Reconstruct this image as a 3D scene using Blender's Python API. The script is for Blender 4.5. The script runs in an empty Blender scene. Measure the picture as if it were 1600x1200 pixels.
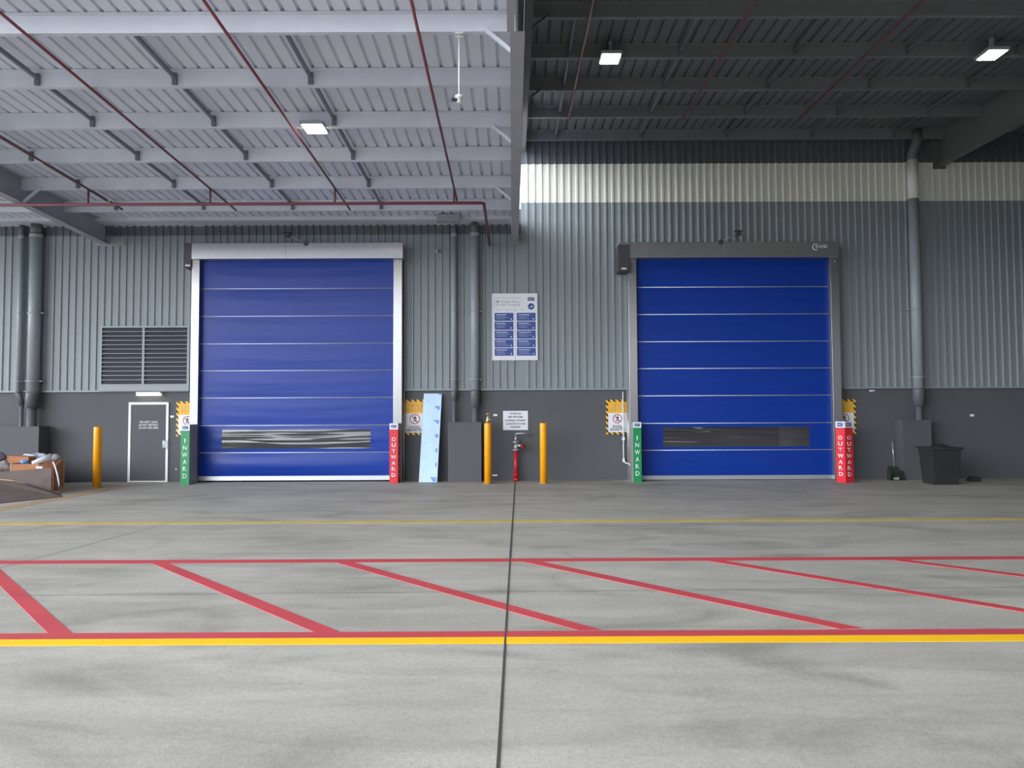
import bpy, bmesh, math, random
from mathutils import Vector, Matrix
random.seed(7)
scene = bpy.context.scene
COL = scene.collection
PI = math.pi

# ------------------------------------------------------------------ camera
F_PX, HOR, ROLL = 1110.0, 645.0, 0.0044
PITCH = math.atan((HOR - 600.0) / F_PX)
D = 18.3                                   # distance to the back wall
H = (750.0 - HOR) / F_PX * D               # eye height
R0 = Vector((1, 0, 0)); FW = Vector((0, math.cos(PITCH), math.sin(PITCH))); U0 = Vector((0, -math.sin(PITCH), math.cos(PITCH)))
RC = R0 * math.cos(ROLL) - U0 * math.sin(ROLL)
UC = R0 * math.sin(ROLL) + U0 * math.cos(ROLL)
CAM = Vector((0, 0, H))
cd = bpy.data.cameras.new('camera'); cam = bpy.data.objects.new('camera', cd); COL.objects.link(cam)
M = Matrix.Identity(4)
for i in range(3):
    M[i][0] = RC[i]; M[i][1] = UC[i]; M[i][2] = -FW[i]; M[i][3] = CAM[i]
cam.matrix_world = M
cd.sensor_fit = 'HORIZONTAL'; cd.sensor_width = 36.0; cd.lens = 36.0 * F_PX / 1600.0
cd.clip_end = 500
scene.camera = cam

def ray(x, y): return FW + RC * ((x - 800.0) / F_PX) + UC * ((600.0 - y) / F_PX)
def at(x, y, d):
    """world point at distance d from the eye plane that lies on pixel x, y"""
    r = ray(x, y); return CAM + r * (d / r.y)
def fl(x, y, z=0.0):
    r = ray(x, y); return CAM + r * ((z - H) / r.z)

# ------------------------------------------------------------------ materials
def lin(c):
    return tuple(((v / 255.0) / 12.92 if v / 255.0 <= 0.04045 else ((v / 255.0 + 0.055) / 1.055) ** 2.4) for v in c)
MATS = {}
def mat(name, rgb, rough=0.6, metal=0.0, var=0.0, scale=3.0, bump=0.0, bscale=40.0, stretch=(1, 1, 1), aniso=0.0, spec=0.5, coat=0.0, emit=None, estr=0.0):
    m = bpy.data.materials.new(name); m.use_nodes = True
    nt = m.node_tree; n = nt.nodes; l = nt.links
    b = n['Principled BSDF']; c = lin(rgb) + (1,)
    b.inputs['Base Color'].default_value = c
    b.inputs['Roughness'].default_value = rough
    b.inputs['Metallic'].default_value = metal
    b.inputs['Specular IOR Level'].default_value = spec
    if coat: b.inputs['Coat Weight'].default_value = coat; b.inputs['Coat Roughness'].default_value = 0.15
    if emit:
        b.inputs['Emission Color'].default_value = lin(emit) + (1,); b.inputs['Emission Strength'].default_value = estr
    if var or bump:
        tc = n.new('ShaderNodeTexCoord'); mp = n.new('ShaderNodeMapping'); mp.inputs['Scale'].default_value = stretch
        l.new(tc.outputs['Object'], mp.inputs['Vector'])
    if var:
        nz = n.new('ShaderNodeTexNoise'); nz.inputs['Scale'].default_value = scale; nz.inputs['Detail'].default_value = 6
        l.new(mp.outputs[0], nz.inputs['Vector'])
        rp = n.new('ShaderNodeValToRGB')
        rp.color_ramp.elements[0].position = 0.3; rp.color_ramp.elements[1].position = 0.7
        rp.color_ramp.elements[0].color = tuple(v * (1 - var) for v in c[:3]) + (1,)
        rp.color_ramp.elements[1].color = tuple(min(1, v * (1 + var)) for v in c[:3]) + (1,)
        l.new(nz.outputs['Fac'], rp.inputs[0]); l.new(rp.outputs[0], b.inputs['Base Color'])
    if bump:
        nb = n.new('ShaderNodeTexNoise'); nb.inputs['Scale'].default_value = bscale; nb.inputs['Detail'].default_value = 5
        l.new(mp.outputs[0], nb.inputs['Vector'])
        bp = n.new('ShaderNodeBump'); bp.inputs['Strength'].default_value = bump; bp.inputs['Distance'].default_value = 0.02
        l.new(nb.outputs['Fac'], bp.inputs['Height']); l.new(bp.outputs[0], b.inputs['Normal'])
    if aniso:
        b.inputs['Anisotropic'].default_value = aniso
        tg = n.new('ShaderNodeTangent'); tg.direction_type = 'RADIAL'; tg.axis = 'Z'
        l.new(tg.outputs[0], b.inputs['Tangent'])
    MATS[name] = m
    return m

m_clad = mat('grey_cladding', (134, 143, 149), 0.45, var=0.04, scale=0.6)
m_band_w = mat('pale_cladding', (226, 226, 218), 0.45, var=0.05, scale=0.6)
m_band_d = mat('charcoal_cladding_and_shade', (92, 97, 102), 0.5, var=0.04, scale=0.6)  # band paint on the right wall; stands for shade on the left
m_dado = mat('charcoal_concrete', (86, 88, 93), 0.75, var=0.06, scale=0.9, bump=0.05, bscale=60)
m_flash = mat('flashing_paint', (140, 149, 153), 0.45)
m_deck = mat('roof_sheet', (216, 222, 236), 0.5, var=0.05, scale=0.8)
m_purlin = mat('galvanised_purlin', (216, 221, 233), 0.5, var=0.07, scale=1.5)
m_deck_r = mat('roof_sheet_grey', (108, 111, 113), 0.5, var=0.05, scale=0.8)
m_purlin_r = mat('right_purlin_grey', (122, 125, 127), 0.5, var=0.07, scale=1.5)  # darker than the purlins of the left roof
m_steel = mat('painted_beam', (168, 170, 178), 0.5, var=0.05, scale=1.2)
m_steel_r = mat('shaded_beam', (104, 104, 105), 0.5, var=0.05, scale=1.2)  # beam grey darkened to paint in the shade under the right roof
m_bridge = mat('bridging_steel', (112, 117, 128), 0.5)
m_red = mat('red_pipe_paint', (124, 66, 76), 0.4)
m_inox = mat('brushed_steel', (160, 160, 162), 0.34, metal=1.0, aniso=0.75, var=0.03, scale=8)
m_header = mat('brushed_header_steel', (206, 206, 210), 0.30, metal=1.0, aniso=0.6, var=0.03, scale=8)
m_alu = mat('aluminium_bar', (205, 208, 212), 0.4, metal=0.7)
m_rib = mat('pale_wind_rib', (200, 206, 226), 0.35, metal=0.2)
m_pvc = mat('blue_pvc', (10, 54, 150), 0.36, var=0.06, scale=1.2, bump=0.12, bscale=2.2, stretch=(0.35, 1, 7), spec=0.35)
m_boxgrey = mat('dark_grey_plastic', (66, 67, 74), 0.5)
m_white = mat('white_paint', (232, 234, 238), 0.45)
m_yel = mat('bollard_yellow', (250, 168, 12), 0.4, var=0.05, scale=5)
m_signy = mat('sign_yellow', (238, 178, 44), 0.5)
m_signw = mat('sign_white', (226, 230, 238), 0.45)
m_black = mat('black_ink', (28, 28, 32), 0.6)
m_dkred = mat('sign_red', (170, 34, 44), 0.5)
m_fade = mat('faded_ink', (216, 186, 132), 0.6)
m_green = mat('sign_green', (24, 142, 84), 0.4)
m_guardred = mat('guard_red', (218, 44, 56), 0.4)
m_guardred2 = mat('worn_guard_red', (176, 40, 52), 0.5, var=0.15, scale=6)
m_gsteel = mat('guard_steel', (160, 158, 158), 0.5, metal=0.15)
m_logo = mat('logo_blue', (38, 70, 140), 0.5)
m_panel = mat('panel_blue', (58, 80, 152), 0.5)
m_grline = mat('grey_ink', (124, 134, 146), 0.6)
m_pipe = mat('downpipe_paint', (150, 158, 164), 0.42, var=0.04)
m_pipe_d = mat('charcoal_downpipe_and_shade', (98, 100, 106), 0.5, var=0.05)
m_louvre = mat('louvre_grey', (70, 74, 84), 0.5)
m_film = mat('pale_blue_film', (184, 216, 248), 0.25, var=0.04, scale=4)
m_filmmark = mat('film_mark', (84, 138, 214), 0.3)
m_brass = mat('brass', (206, 178, 130), 0.35, metal=0.7)
m_silver = mat('cast_silver', (186, 190, 194), 0.35, metal=0.7)
m_hyd = mat('hydrant_red', (182, 34, 44), 0.4)
m_card = mat('cardboard', (170, 118, 86), 0.85, var=0.12, scale=5)
m_card2 = mat('greyed_cardboard', (106, 93, 90), 0.85, var=0.12, scale=4)
m_cardedge = mat('cardboard_edge', (186, 160, 130), 0.85)
m_bluep = mat('blue_plastic', (96, 164, 220), 0.3)
m_bag = mat('grey_bag', (160, 156, 158), 0.7, var=0.15, scale=9)
m_clearf = mat('cloudy_film', (196, 208, 228), 0.3, var=0.1, scale=7)
m_bin = mat('black_plastic', (44, 45, 47), 0.45, var=0.1, scale=6)
m_pan = mat('green_black_plastic', (44, 56, 46), 0.5)
m_galv = mat('galvanised_post', (160, 162, 162), 0.4, metal=0.5, var=0.08, scale=4)
m_lamp = mat('lamp_lens', (255, 250, 225), 0.4, emit=(255, 244, 205), estr=30.0)
m_batten = mat('batten_lens', (255, 250, 235), 0.4, emit=(255, 246, 226), estr=2.0)
m_room = mat('room_grey', (110, 110, 112), 0.8)
m_joint = mat('joint_sealant', (64, 64, 64), 0.8)
m_redline = mat('red_line_paint', (188, 68, 76), 0.6, var=0.10, scale=2.0, stretch=(0.3, 1, 1))
m_yelline = mat('yellow_line_paint', (250, 196, 10), 0.55, var=0.06, scale=2.0)
m_yelworn = mat('worn_yellow_paint', (196, 172, 92), 0.7, var=0.14, scale=3.0)
m_orangeworn = mat('worn_orange_paint', (172, 148, 116), 0.75, var=0.12, scale=3.0)

# hazard stripes (diagonal, in object space)
m_haz = bpy.data.materials.new('hazard_stripes'); m_haz.use_nodes = True
nt = m_haz.node_tree; n = nt.nodes; l = nt.links; b = n['Principled BSDF']; b.inputs['Roughness'].default_value = 0.5
tc = n.new('ShaderNodeTexCoord'); sx = n.new('ShaderNodeSeparateXYZ'); l.new(tc.outputs['Object'], sx.inputs[0])
ad = n.new('ShaderNodeMath'); ad.operation = 'ADD'; l.new(sx.outputs['X'], ad.inputs[0]); l.new(sx.outputs['Z'], ad.inputs[1])
mu = n.new('ShaderNodeMath'); mu.operation = 'MULTIPLY'; mu.inputs[1].default_value = 7.2; l.new(ad.outputs[0], mu.inputs[0])
fr = n.new('ShaderNodeMath'); fr.operation = 'FRACT'; l.new(mu.outputs[0], fr.inputs[0])
gt = n.new('ShaderNodeMath'); gt.operation = 'GREATER_THAN'; gt.inputs[1].default_value = 0.52; l.new(fr.outputs[0], gt.inputs[0])
mx = n.new('ShaderNodeMixRGB'); mx.inputs[1].default_value = lin((240, 190, 80)) + (1,); mx.inputs[2].default_value = lin((34, 34, 36)) + (1,)
l.new(gt.outputs[0], mx.inputs[0]); l.new(mx.outputs[0], b.inputs['Base Color'])

# clear vinyl of the vision strips
m_vinyl = bpy.data.materials.new('clear_vinyl'); m_vinyl.use_nodes = True
nt = m_vinyl.node_tree; n = nt.nodes; l = nt.links
for q in list(n):
    if q.type != 'OUTPUT_MATERIAL': n.remove(q)
out = [q for q in n if q.type == 'OUTPUT_MATERIAL'][0]
tr = n.new('ShaderNodeBsdfTransparent'); tr.inputs[0].default_value = (0.55, 0.55, 0.57, 1)
df = n.new('ShaderNodeBsdfDiffuse'); df.inputs[0].default_value = lin((70, 70, 78)) + (1,)
gl = n.new('ShaderNodeBsdfGlossy'); gl.inputs['Roughness'].default_value = 0.10
m1 = n.new('ShaderNodeMixShader'); m1.inputs[0].default_value = 0.4; l.new(tr.outputs[0], m1.inputs[1]); l.new(df.outputs[0], m1.inputs[2])
fz = n.new('ShaderNodeFresnel'); fz.inputs[0].default_value = 1.9
m2 = n.new('ShaderNodeMixShader'); l.new(fz.outputs[0], m2.inputs[0]); l.new(m1.outputs[0], m2.inputs[1]); l.new(gl.outputs[0], m2.inputs[2])
l.new(m2.outputs[0], out.inputs[0])

# concrete floor
m_floor = bpy.data.materials.new('worn_concrete'); m_floor.use_nodes = True
nt = m_floor.node_tree; n = nt.nodes; l = nt.links; b = n['Principled BSDF']; b.inputs['Roughness'].default_value = 0.62
b.inputs['Specular IOR Level'].default_value = 0.35
tc = n.new('ShaderNodeTexCoord')
def noise(scale, det, st, dist=0.0, rough=0.6):
    mp = n.new('ShaderNodeMapping'); mp.inputs['Scale'].default_value = st; l.new(tc.outputs['Object'], mp.inputs[0])
    z = n.new('ShaderNodeTexNoise'); z.inputs['Scale'].default_value = scale; z.inputs['Detail'].default_value = det
    z.inputs['Roughness'].default_value = rough; z.inputs['Distortion'].default_value = dist
    l.new(mp.outputs[0], z.inputs['Vector']); return z.outputs['Fac']
def ramp(fac, p0, c0, p1, c1):
    r = n.new('ShaderNodeValToRGB'); r.color_ramp.elements[0].position = p0; r.color_ramp.elements[1].position = p1
    r.color_ramp.elements[0].color = c0 + (1,); r.color_ramp.elements[1].color = c1 + (1,); l.new(fac, r.inputs[0]); return r.outputs[0]
def mulc(a, c, fac=1.0):
    x = n.new('ShaderNodeMixRGB'); x.blend_type = 'MULTIPLY'; x.inputs[0].default_value = fac
    l.new(a, x.inputs[1]); l.new(c, x.inputs[2]); return x.outputs[0]
base = ramp(noise(0.45, 6, (1, 1.4, 1), 0.6), 0.32, lin((180, 177, 169)), 0.68, lin((200, 197, 189)))
stain = ramp(noise(0.8, 7, (0.6, 1.3, 1), 1.2), 0.30, (0.70, 0.70, 0.69), 0.50, (1, 1, 1))
streak = ramp(noise(1.6, 8, (0.25, 1.6, 1), 0.8), 0.28, (0.78, 0.78, 0.78), 0.60, (1.0, 1.0, 1.0))
fine = ramp(noise(26, 4, (1, 1, 1)), 0.25, (0.80, 0.80, 0.80), 0.7, (1.0, 1.0, 1.0))
speck = ramp(noise(90, 3, (1, 1, 1)), 0.25, (0.70, 0.70, 0.70), 0.6, (1, 1, 1))
scuff = ramp(noise(3.1, 9, (0.5, 2.6, 1), 2.4, 0.72), 0.30, (0.74, 0.74, 0.74), 0.42, (1, 1, 1))
c = mulc(mulc(mulc(mulc(mulc(base, stain), streak), fine), speck), scuff, 0.7)
l.new(c, b.inputs['Base Color'])
bp = n.new('ShaderNodeBump'); bp.inputs['Strength'].default_value = 0.12; bp.inputs['Distance'].default_value = 0.01
l.new(noise(60, 5, (1, 1, 1)), bp.inputs['Height']); l.new(bp.outputs[0], b.inputs['Normal'])

# ------------------------------------------------------------------ mesh helpers (world coordinates)
class MB:
    def __init__(s): s.bm = bmesh.new()
    def quad(s, *p, mi=0):
        f = s.bm.faces.new([s.bm.verts.new(q) for q in p]); f.material_index = mi; return f
    def box(s, x0, x1, y0, y1, z0, z1, rot=None, mi=0):
        x0, x1 = min(x0, x1), max(x0, x1); y0, y1 = min(y0, y1), max(y0, y1); z0, z1 = min(z0, z1), max(z0, z1)
        vs = [Vector((x, y, z)) for z in (z0, z1) for (x, y) in ((x0, y0), (x1, y0), (x1, y1), (x0, y1))]
        if rot:
            c, mt = rot; vs = [c + mt @ (v - c) for v in vs]
        v = [s.bm.verts.new(q) for q in vs]
        for ix in ((0, 3, 2, 1), (4, 5, 6, 7), (0, 1, 5, 4), (1, 2, 6, 5), (2, 3, 7, 6), (3, 0, 4, 7)):
            f = s.bm.faces.new([v[i] for i in ix]); f.material_index = mi
        return s
    def tube(s, pts, r, n=12, caps=True):
        pts = [Vector(p) for p in pts]; rs = r if isinstance(r, (list, tuple)) else [r] * len(pts)
        rings = []; ref = None
        for i, p in enumerate(pts):
            t = (pts[min(i + 1, len(pts) - 1)] - pts[max(i - 1, 0)]).normalized()
            if ref is None:
                ref = Vector((1, 0, 0)) if abs(t.x) < 0.9 else Vector((0, 1, 0))
            a = (ref - t * ref.dot(t)).normalized(); ref = a; bb = t.cross(a)
            rings.append([s.bm.verts.new(p + a * math.cos(2 * PI * k / n) * rs[i] + bb * math.sin(2 * PI * k / n) * rs[i]) for k in range(n)])
        for i in range(len(rings) - 1):
            for k in range(n):
                f = s.bm.faces.new([rings[i][k], rings[i][(k + 1) % n], rings[i + 1][(k + 1) % n], rings[i + 1][k]]); f.smooth = True
        if caps:
            s.bm.faces.new(rings[0][::-1]); s.bm.faces.new(rings[-1])
        return s
    def prism(s, poly, y0, y1):
        """poly of (x, z) extruded in y"""
        a = [s.bm.verts.new((x, y0, z)) for x, z in poly]; c = [s.bm.verts.new((x, y1, z)) for x, z in poly]
        s.bm.faces.new(a); s.bm.faces.new(c[::-1])
        for i in range(len(poly)):
            j = (i + 1) % len(poly); s.bm.faces.new([a[j], a[i], c[i], c[j]])
        return s
    def bar(s, a, b, w, h):
        """rectangular bar from a to b, w wide, h high"""
        a, b = Vector(a), Vector(b); t = (b - a).normalized()
        up = Vector((0, 0, 1)) if abs(t.z) < 0.9 else Vector((0, 1, 0))
        sd = t.cross(up).normalized() * (w / 2); u = sd.cross(t).normalized() * (h / 2)
        v = [s.bm.verts.new(q) for p in (a, b) for q in (p - sd - u, p + sd - u, p + sd + u, p - sd + u)]
        for ix in ((0, 3, 2, 1), (4, 5, 6, 7), (0, 1, 5, 4), (1, 2, 6, 5), (2, 3, 7, 6), (3, 0, 4, 7)):
            s.bm.faces.new([v[i] for i in ix])
        return s
    def ball(s, c, r, sc=(1, 1, 1), seg=14):
        m = Matrix.Translation(Vector(c)) @ Matrix.Diagonal((sc[0] * r, sc[1] * r, sc[2] * r, 1))
        k = bmesh.ops.create_uvsphere(s.bm, u_segments=seg, v_segments=seg // 2 + 1, radius=1, matrix=m)
        for v in k['verts']:
            for f in v.link_faces: f.smooth = True
        return s
    def build(s, name, m, parent=None, bevel=0.0, smooth=False):
        bmesh.ops.recalc_face_normals(s.bm, faces=s.bm.faces[:])
        if bevel:
            bmesh.ops.bevel(s.bm, geom=[e for e in s.bm.edges if e.calc_face_angle(0) > 0.5], offset=bevel, segments=2, affect='EDGES', profile=0.5)
        me = bpy.data.meshes.new(name)
        vs = [v.co for v in s.bm.verts]
        if parent is not None:
            root = parent
            while root.parent: root = root.parent
            off = root.location.copy()
        else:
            off = Vector(((min(v.x for v in vs) + max(v.x for v in vs)) / 2, (min(v.y for v in vs) + max(v.y for v in vs)) / 2, min(v.z for v in vs)))
        bmesh.ops.translate(s.bm, verts=s.bm.verts, vec=-off)
        if smooth:
            for f in s.bm.faces: f.smooth = True
        s.bm.to_mesh(me); s.bm.free()
        for q in (m if isinstance(m, (list, tuple)) else [m]): me.materials.append(q)
        o = bpy.data.objects.new(name, me); COL.objects.link(o)
        if parent is not None: o.parent = parent
        else: o.location = off
        return o
def tag(o, label, cat, group=None):
    o['label'] = label; o['category'] = cat
    if group: o['group'] = group
    return o
def struct(o, label=None):
    o['kind'] = 'structure'
    if label: o['label'] = label
    return o
def thing(name, loc, label, cat, group=None):
    o = bpy.data.objects.new(name, None); COL.objects.link(o); o.location = loc; o.empty_display_size = 0.2
    return tag(o, label, cat, group)

def lettering(body, cx, cz, y, w, h, m, parent, name='lettering', bold=0.0, line=1.0, align='CENTER', u=Vector((1, 0, 0)), nrm=Vector((0, -1, 0)), ext=0.0015, lab=None, origin=None):
    """text fitted into w x h, centred at (cx, cz) of the plane through y (or around origin), facing nrm"""
    cu = bpy.data.curves.new(name, 'FONT'); cu.body = body; cu.size = 1.0; cu.align_x = align; cu.space_line = line
    cu.offset = bold; cu.extrude = 0.0; cu.resolution_u = 3
    t = bpy.data.objects.new('tmp', cu); COL.objects.link(t)
    dg = bpy.context.evaluated_depsgraph_get()
    me = bpy.data.meshes.new_from_object(t.evaluated_get(dg))
    bpy.data.objects.remove(t); bpy.data.curves.remove(cu)
    xs = [v.co.x for v in me.vertices]; ys = [v.co.y for v in me.vertices]
    x0, x1, y0, y1 = min(xs), max(xs), min(ys), max(ys)
    sx = w / max(1e-6, x1 - x0); sy = h / max(1e-6, y1 - y0)
    o0 = Vector((cx, y, cz)) if origin is None else origin
    root = parent
    while root.parent: root = root.parent
    bm = bmesh.new(); bm.from_mesh(me); bpy.data.meshes.remove(me)
    for v in bm.verts:
        v.co = o0 + u * ((v.co.x - (x0 + x1) / 2) * sx) + Vector((0, 0, 1)) * ((v.co.y - (y0 + y1) / 2) * sy) + nrm * 0.0005
    r = bmesh.ops.extrude_face_region(bm, geom=bm.faces[:])
    bmesh.ops.translate(bm, verts=[q for q in r['geom'] if isinstance(q, bmesh.types.BMVert)], vec=nrm * ext)
    bmesh.ops.recalc_face_normals(bm, faces=bm.faces[:])
    bmesh.ops.translate(bm, verts=bm.verts, vec=-root.location)
    nm = bpy.data.meshes.new(name); bm.to_mesh(nm); bm.free(); nm.materials.append(m)
    o = bpy.data.objects.new(name, nm); COL.objects.link(o); o.parent = parent
    if lab: o['label'] = lab
    return o

ORD = ['first', 'second', 'third', 'fourth', 'fifth', 'sixth', 'seventh', 'eighth']

# ------------------------------------------------------------------ the setting
# floor
b = MB(); b.quad((-70, -70, 0), (70, -70, 0), (70, D + 3, 0), (-70, D + 3, 0))
floor = struct(b.build('floor', m_floor), 'worn grey concrete apron floor')
floor.location = floor.location
def strip(pts, z, name, m, lab):
    """flat paint on the floor through pixel corners"""
    q = [fl(x, y) for x, y in pts]
    b = MB()
    top = [b.bm.verts.new((p.x, p.y, z)) for p in q]; bot = [b.bm.verts.new((p.x, p.y, 0.0)) for p in q]
    b.bm.faces.new(top)
    for i in range(len(q)):
        j = (i + 1) % len(q); b.bm.faces.new([top[i], bot[i], bot[j], top[j]])
    o = b.build(name, m, floor); o['label'] = lab; return o
# long lines across (extended well past the frame)
def cross_line(yl, yr, th_l, th_r, z, name, m, lab, x0=-200, x1=1800):
    k = (yr - yl) / 1600.0; kt = (th_r - th_l) / 1600.0
    def yy(x): return yl + k * x
    def tt(x): return th_l + kt * x
    return strip([(x0, yy(x0)), (x1, yy(x1)), (x1, yy(x1) + tt(x1)), (x0, yy(x0) + tt(x0))], z, name, m, lab)
cross_line(990.5, 983.0, 9.5, 9.0, 0.004, 'painted_line', m_redline, 'thick red painted line along the front edge of the hatched zone')
cross_line(1000.0, 992.0, 9.5, 10.0, 0.0042, 'painted_line', m_yelline, 'bright yellow painted line in front of the red line')
cross_line(876.5, 869.5, 5.0, 4.6, 0.004, 'painted_line', m_redline, 'thin red painted line along the back edge of the hatched zone')
cross_line(816.8, 809.5, 3.4, 3.0, 0.004, 'painted_line', m_yelworn, 'worn thin yellow line across the floor near the doors')
strip([(-150, 819), (200, 758), (206, 760), (-150, 827)], 0.003, 'painted_line', m_orangeworn, 'faded orange line beside the rubbish bin')
diag = [((-320, 884), (-300, 884), (115, 991), (80, 992)), ((236, 880), (262, 880), (530, 987), (492, 988.5)), ((517, 877), (545, 877), (940, 984.5), (903, 985)),
        ((798, 874), (828, 874), (1348, 982), (1312, 983)), ((1080, 872.5), (1108, 872.5), (1790, 982), (1755, 982)), ((1362, 871.5), (1388, 871.5), (1990, 947), (1972, 949))]
# the leftmost one passes through (0,905) and ends at (105,990)
diag[0] = ((-38, 878), (-13, 878), (113, 990), (76, 991))
for i, q in enumerate(diag):
    strip(q, 0.0038, 'painted_line', m_redline, 'red diagonal hatch line, %s from the left' % ORD[i])
def joint(pts, wpx, lab):
    (x0, y0), (x1, y1) = pts
    a, c = fl(x0, y0), fl(x1, y1); t = (c - a).normalized(); s_ = Vector((-t.y, t.x, 0)) * wpx
    b = MB(); b.box(0, 1, 0, 1, 0, 1); b.bm.free(); b = MB()
    top = [b.bm.verts.new(Vector((p.x, p.y, 0.0046))) for p in (a - s_, c - s_, c + s_, a + s_)]
    b.bm.faces.new(top)
    o = b.build('expansion_joint', m_joint, floor); o['label'] = lab; return o
joint(((805, 752), (797, 872)), 0.011, 'dark joint between the two bays'); joint(((797, 872), (772, 1300)), 0.008, 'dark joint running towards the viewer')
joint(((-20, 893), (330, 800)), 0.004, 'thin crack line on the left')
joint(((0, 931), (1600, 918)), 0.003, 'thin joint across the hatched zone')

# back wall: ribbed cladding, one mesh with painted bands; the left dark one paints in roof shade
LX = lambda x, y=500, d=D: at(x, y, d).x
def zz(y, d=D, x=800): return at(x, y, d).z
Z_DADO = zz(609)
Z_LB = zz(366); Z_RW0 = zz(317); Z_RW1 = zz(257)
X_SPLIT = LX(814, 380)
LD0, LD1 = LX(309), LX(618); RD0, RD1 = LX(998), LX(1303)     # door openings
Z_LD, Z_RD = zz(398), zz(396)
PITCHX = 0.186
def rib_profile(x0, x1, pitch, rib=0.045, fl_=0.016):
    """(x, offset) pairs of a trapezoid profile between x0 and x1; offset 1 on a rib"""
    pts = [(x0, 0)]
    k = math.ceil((x0 + 0.02) / pitch)
    while k * pitch + rib + 2 * fl_ < x1 - 0.005:
        a = k * pitch
        pts += [(a, 0), (a + fl_, 1), (a + fl_ + rib, 1), (a + 2 * fl_ + rib, 0)]; k += 1
    pts.append((x1, 0)); return pts
b = MB()
def clad(x0, x1, z0, z1, mi):
    pr = rib_profile(x0, x1, PITCHX)
    for (xa, oa), (xb, ob) in zip(pr, pr[1:]):
        if xb - xa < 1e-5: continue
        b.quad((xa, D - 0.03 * oa, z0), (xb, D - 0.03 * ob, z0), (xb, D - 0.03 * ob, z1), (xa, D - 0.03 * oa, z1), mi=mi)
XL, XR = -24.0, 24.0
ZTOP = H + 7.6
for x0, x1, lo in ((XL, LD0, Z_DADO), (LD0, LD1, Z_LD), (LD1, X_SPLIT, Z_DADO)):
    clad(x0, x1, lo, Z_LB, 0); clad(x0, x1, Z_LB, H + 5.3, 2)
for x0, x1, lo in ((X_SPLIT, RD0, Z_DADO), (RD0, RD1, Z_RD), (RD1, XR, Z_DADO)):
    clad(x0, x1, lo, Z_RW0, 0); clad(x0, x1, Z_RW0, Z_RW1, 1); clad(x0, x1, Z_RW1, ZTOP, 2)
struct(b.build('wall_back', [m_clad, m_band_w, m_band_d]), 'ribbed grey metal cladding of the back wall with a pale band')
b = MB()
DY = D + 0.02
for x0, x1 in ((XL, LD0), (LD1, RD0), (RD1, XR)):
    b.box(x0, x1, DY, DY + 0.15, 0, Z_DADO + 0.05)
struct(b.build('wall_base', m_dado), 'smooth charcoal concrete lower wall')
for i, (x0, x1) in enumerate(((XL, LX(296, 600)), (LX(632, 600), LX(984, 600)), (LX(1318, 600), XR))):
    b = MB(); b.box(x0, x1, D - 0.05, DY, Z_DADO - 0.015, Z_DADO + 0.03)
    struct(b.build('trim_%d' % (i + 1), m_flash), 'pale metal flashing between cladding and lower wall')
# dark rooms behind the two doors
for nm, x0, x1, zt in (('wall_interior', LD0, LD1, Z_LD), ('wall_interior', RD0, RD1, Z_RD)):
    b = MB(); y0, y1 = D + 0.17, D + 4
    x0 -= 0.02; x1 += 0.02; zt += 0.02
    b.quad((x0, y0, 0.003), (x0, y1, 0.003), (x0, y1, zt), (x0, y0, zt)); b.quad((x1, y0, 0.003), (x1, y1, 0.003), (x1, y1, zt), (x1, y0, zt))
    b.quad((x0, y1, 0.003), (x1, y1, 0.003), (x1, y1, zt), (x0, y1, zt)); b.quad((x0, y0, zt), (x1, y0, zt), (x1, y1, zt), (x0, y1, zt))
    struct(b.build(nm, m_room))

# roofs.  bottom of purlins:  z = H + h0 - t*y
LH0, LT = 5.45, (690.0 - HOR) / F_PX
RH0, RT = 6.57, (618.0 - HOR) / F_PX
PUR = 0.25
def zl(y, off=0.0): return H + LH0 - LT * y + off
def zr(y, off=0.0): return H + RH0 - RT * y + off
L_FRONT, R_FRONT = 7.6, -14.0  # unseen roof ends placed to admit sky light left, block it right
def deck(name, x0, x1, y0, y1, zf, m, pitch):
    b = MB(); pr = rib_profile(x0, x1, pitch, 0.028, 0.014)
    za, zb = zf(y0, PUR), zf(y1, PUR)
    lo = [(x, o * 0.045) for x, o in pr]
    for (xa, oa), (xb, ob) in zip(lo, lo[1:]):
        if xb - xa < 1e-5: continue
        b.quad((xa, y0, za + oa), (xb, y0, za + ob), (xb, y1, zb + ob), (xa, y1, zb + oa))
    b.quad((x0, y0, za + 0.06), (x1, y0, za + 0.06), (x1, y1, zb + 0.06), (x0, y1, zb + 0.06))
    return struct(b.build(name, m))
deck('ceiling_left', -23.0, 0.10, L_FRONT, 17.8, zl, m_deck, 0.217)
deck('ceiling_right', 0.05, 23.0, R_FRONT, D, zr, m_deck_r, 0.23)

def purlin(x0, x1, y, zf, m, label, group):
    """Z section: web to the front, bottom flange turned back, top flange turned forward"""
    z = zf(y); t = 0.006; zt = zf(y, PUR) - 0.004
    b = MB()
    b.box(x0, x1, y, y + t, z, zt)
    b.box(x0, x1, y + t, y + 0.075, z, z + t); b.box(x0, x1, y + 0.069, y + 0.075, z + t, z + 0.02)
    b.box(x0, x1, y - 0.07, y, zt - t, zt)
    o = b.build('roof_purlin', m); tag(o, label, 'purlin', group); return o
RF_L, RF_M, RF_R = -10.55, 0.09, 11.15
LP = [16.55, 15.09, 13.60, 12.12, 10.69, 9.26]
for i, y in enumerate(LP):
    purlin(RF_L + 0.012, RF_M - 0.02, y, zl, m_purlin, 'grey steel purlin under the left roof, %s from the back wall' % ORD[i], 'purlins of the left roof')
for i, y in enumerate(LP[:2]):
    purlin(-22.0, RF_L - 0.012, y, zl, m_purlin, 'grey purlin in the far left bay beyond the slanting beam, %s from the wall' % ORD[i], 'purlins of the left roof')
RP = [18.0, 16.52, 15.04, 13.56, 12.08]
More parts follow.
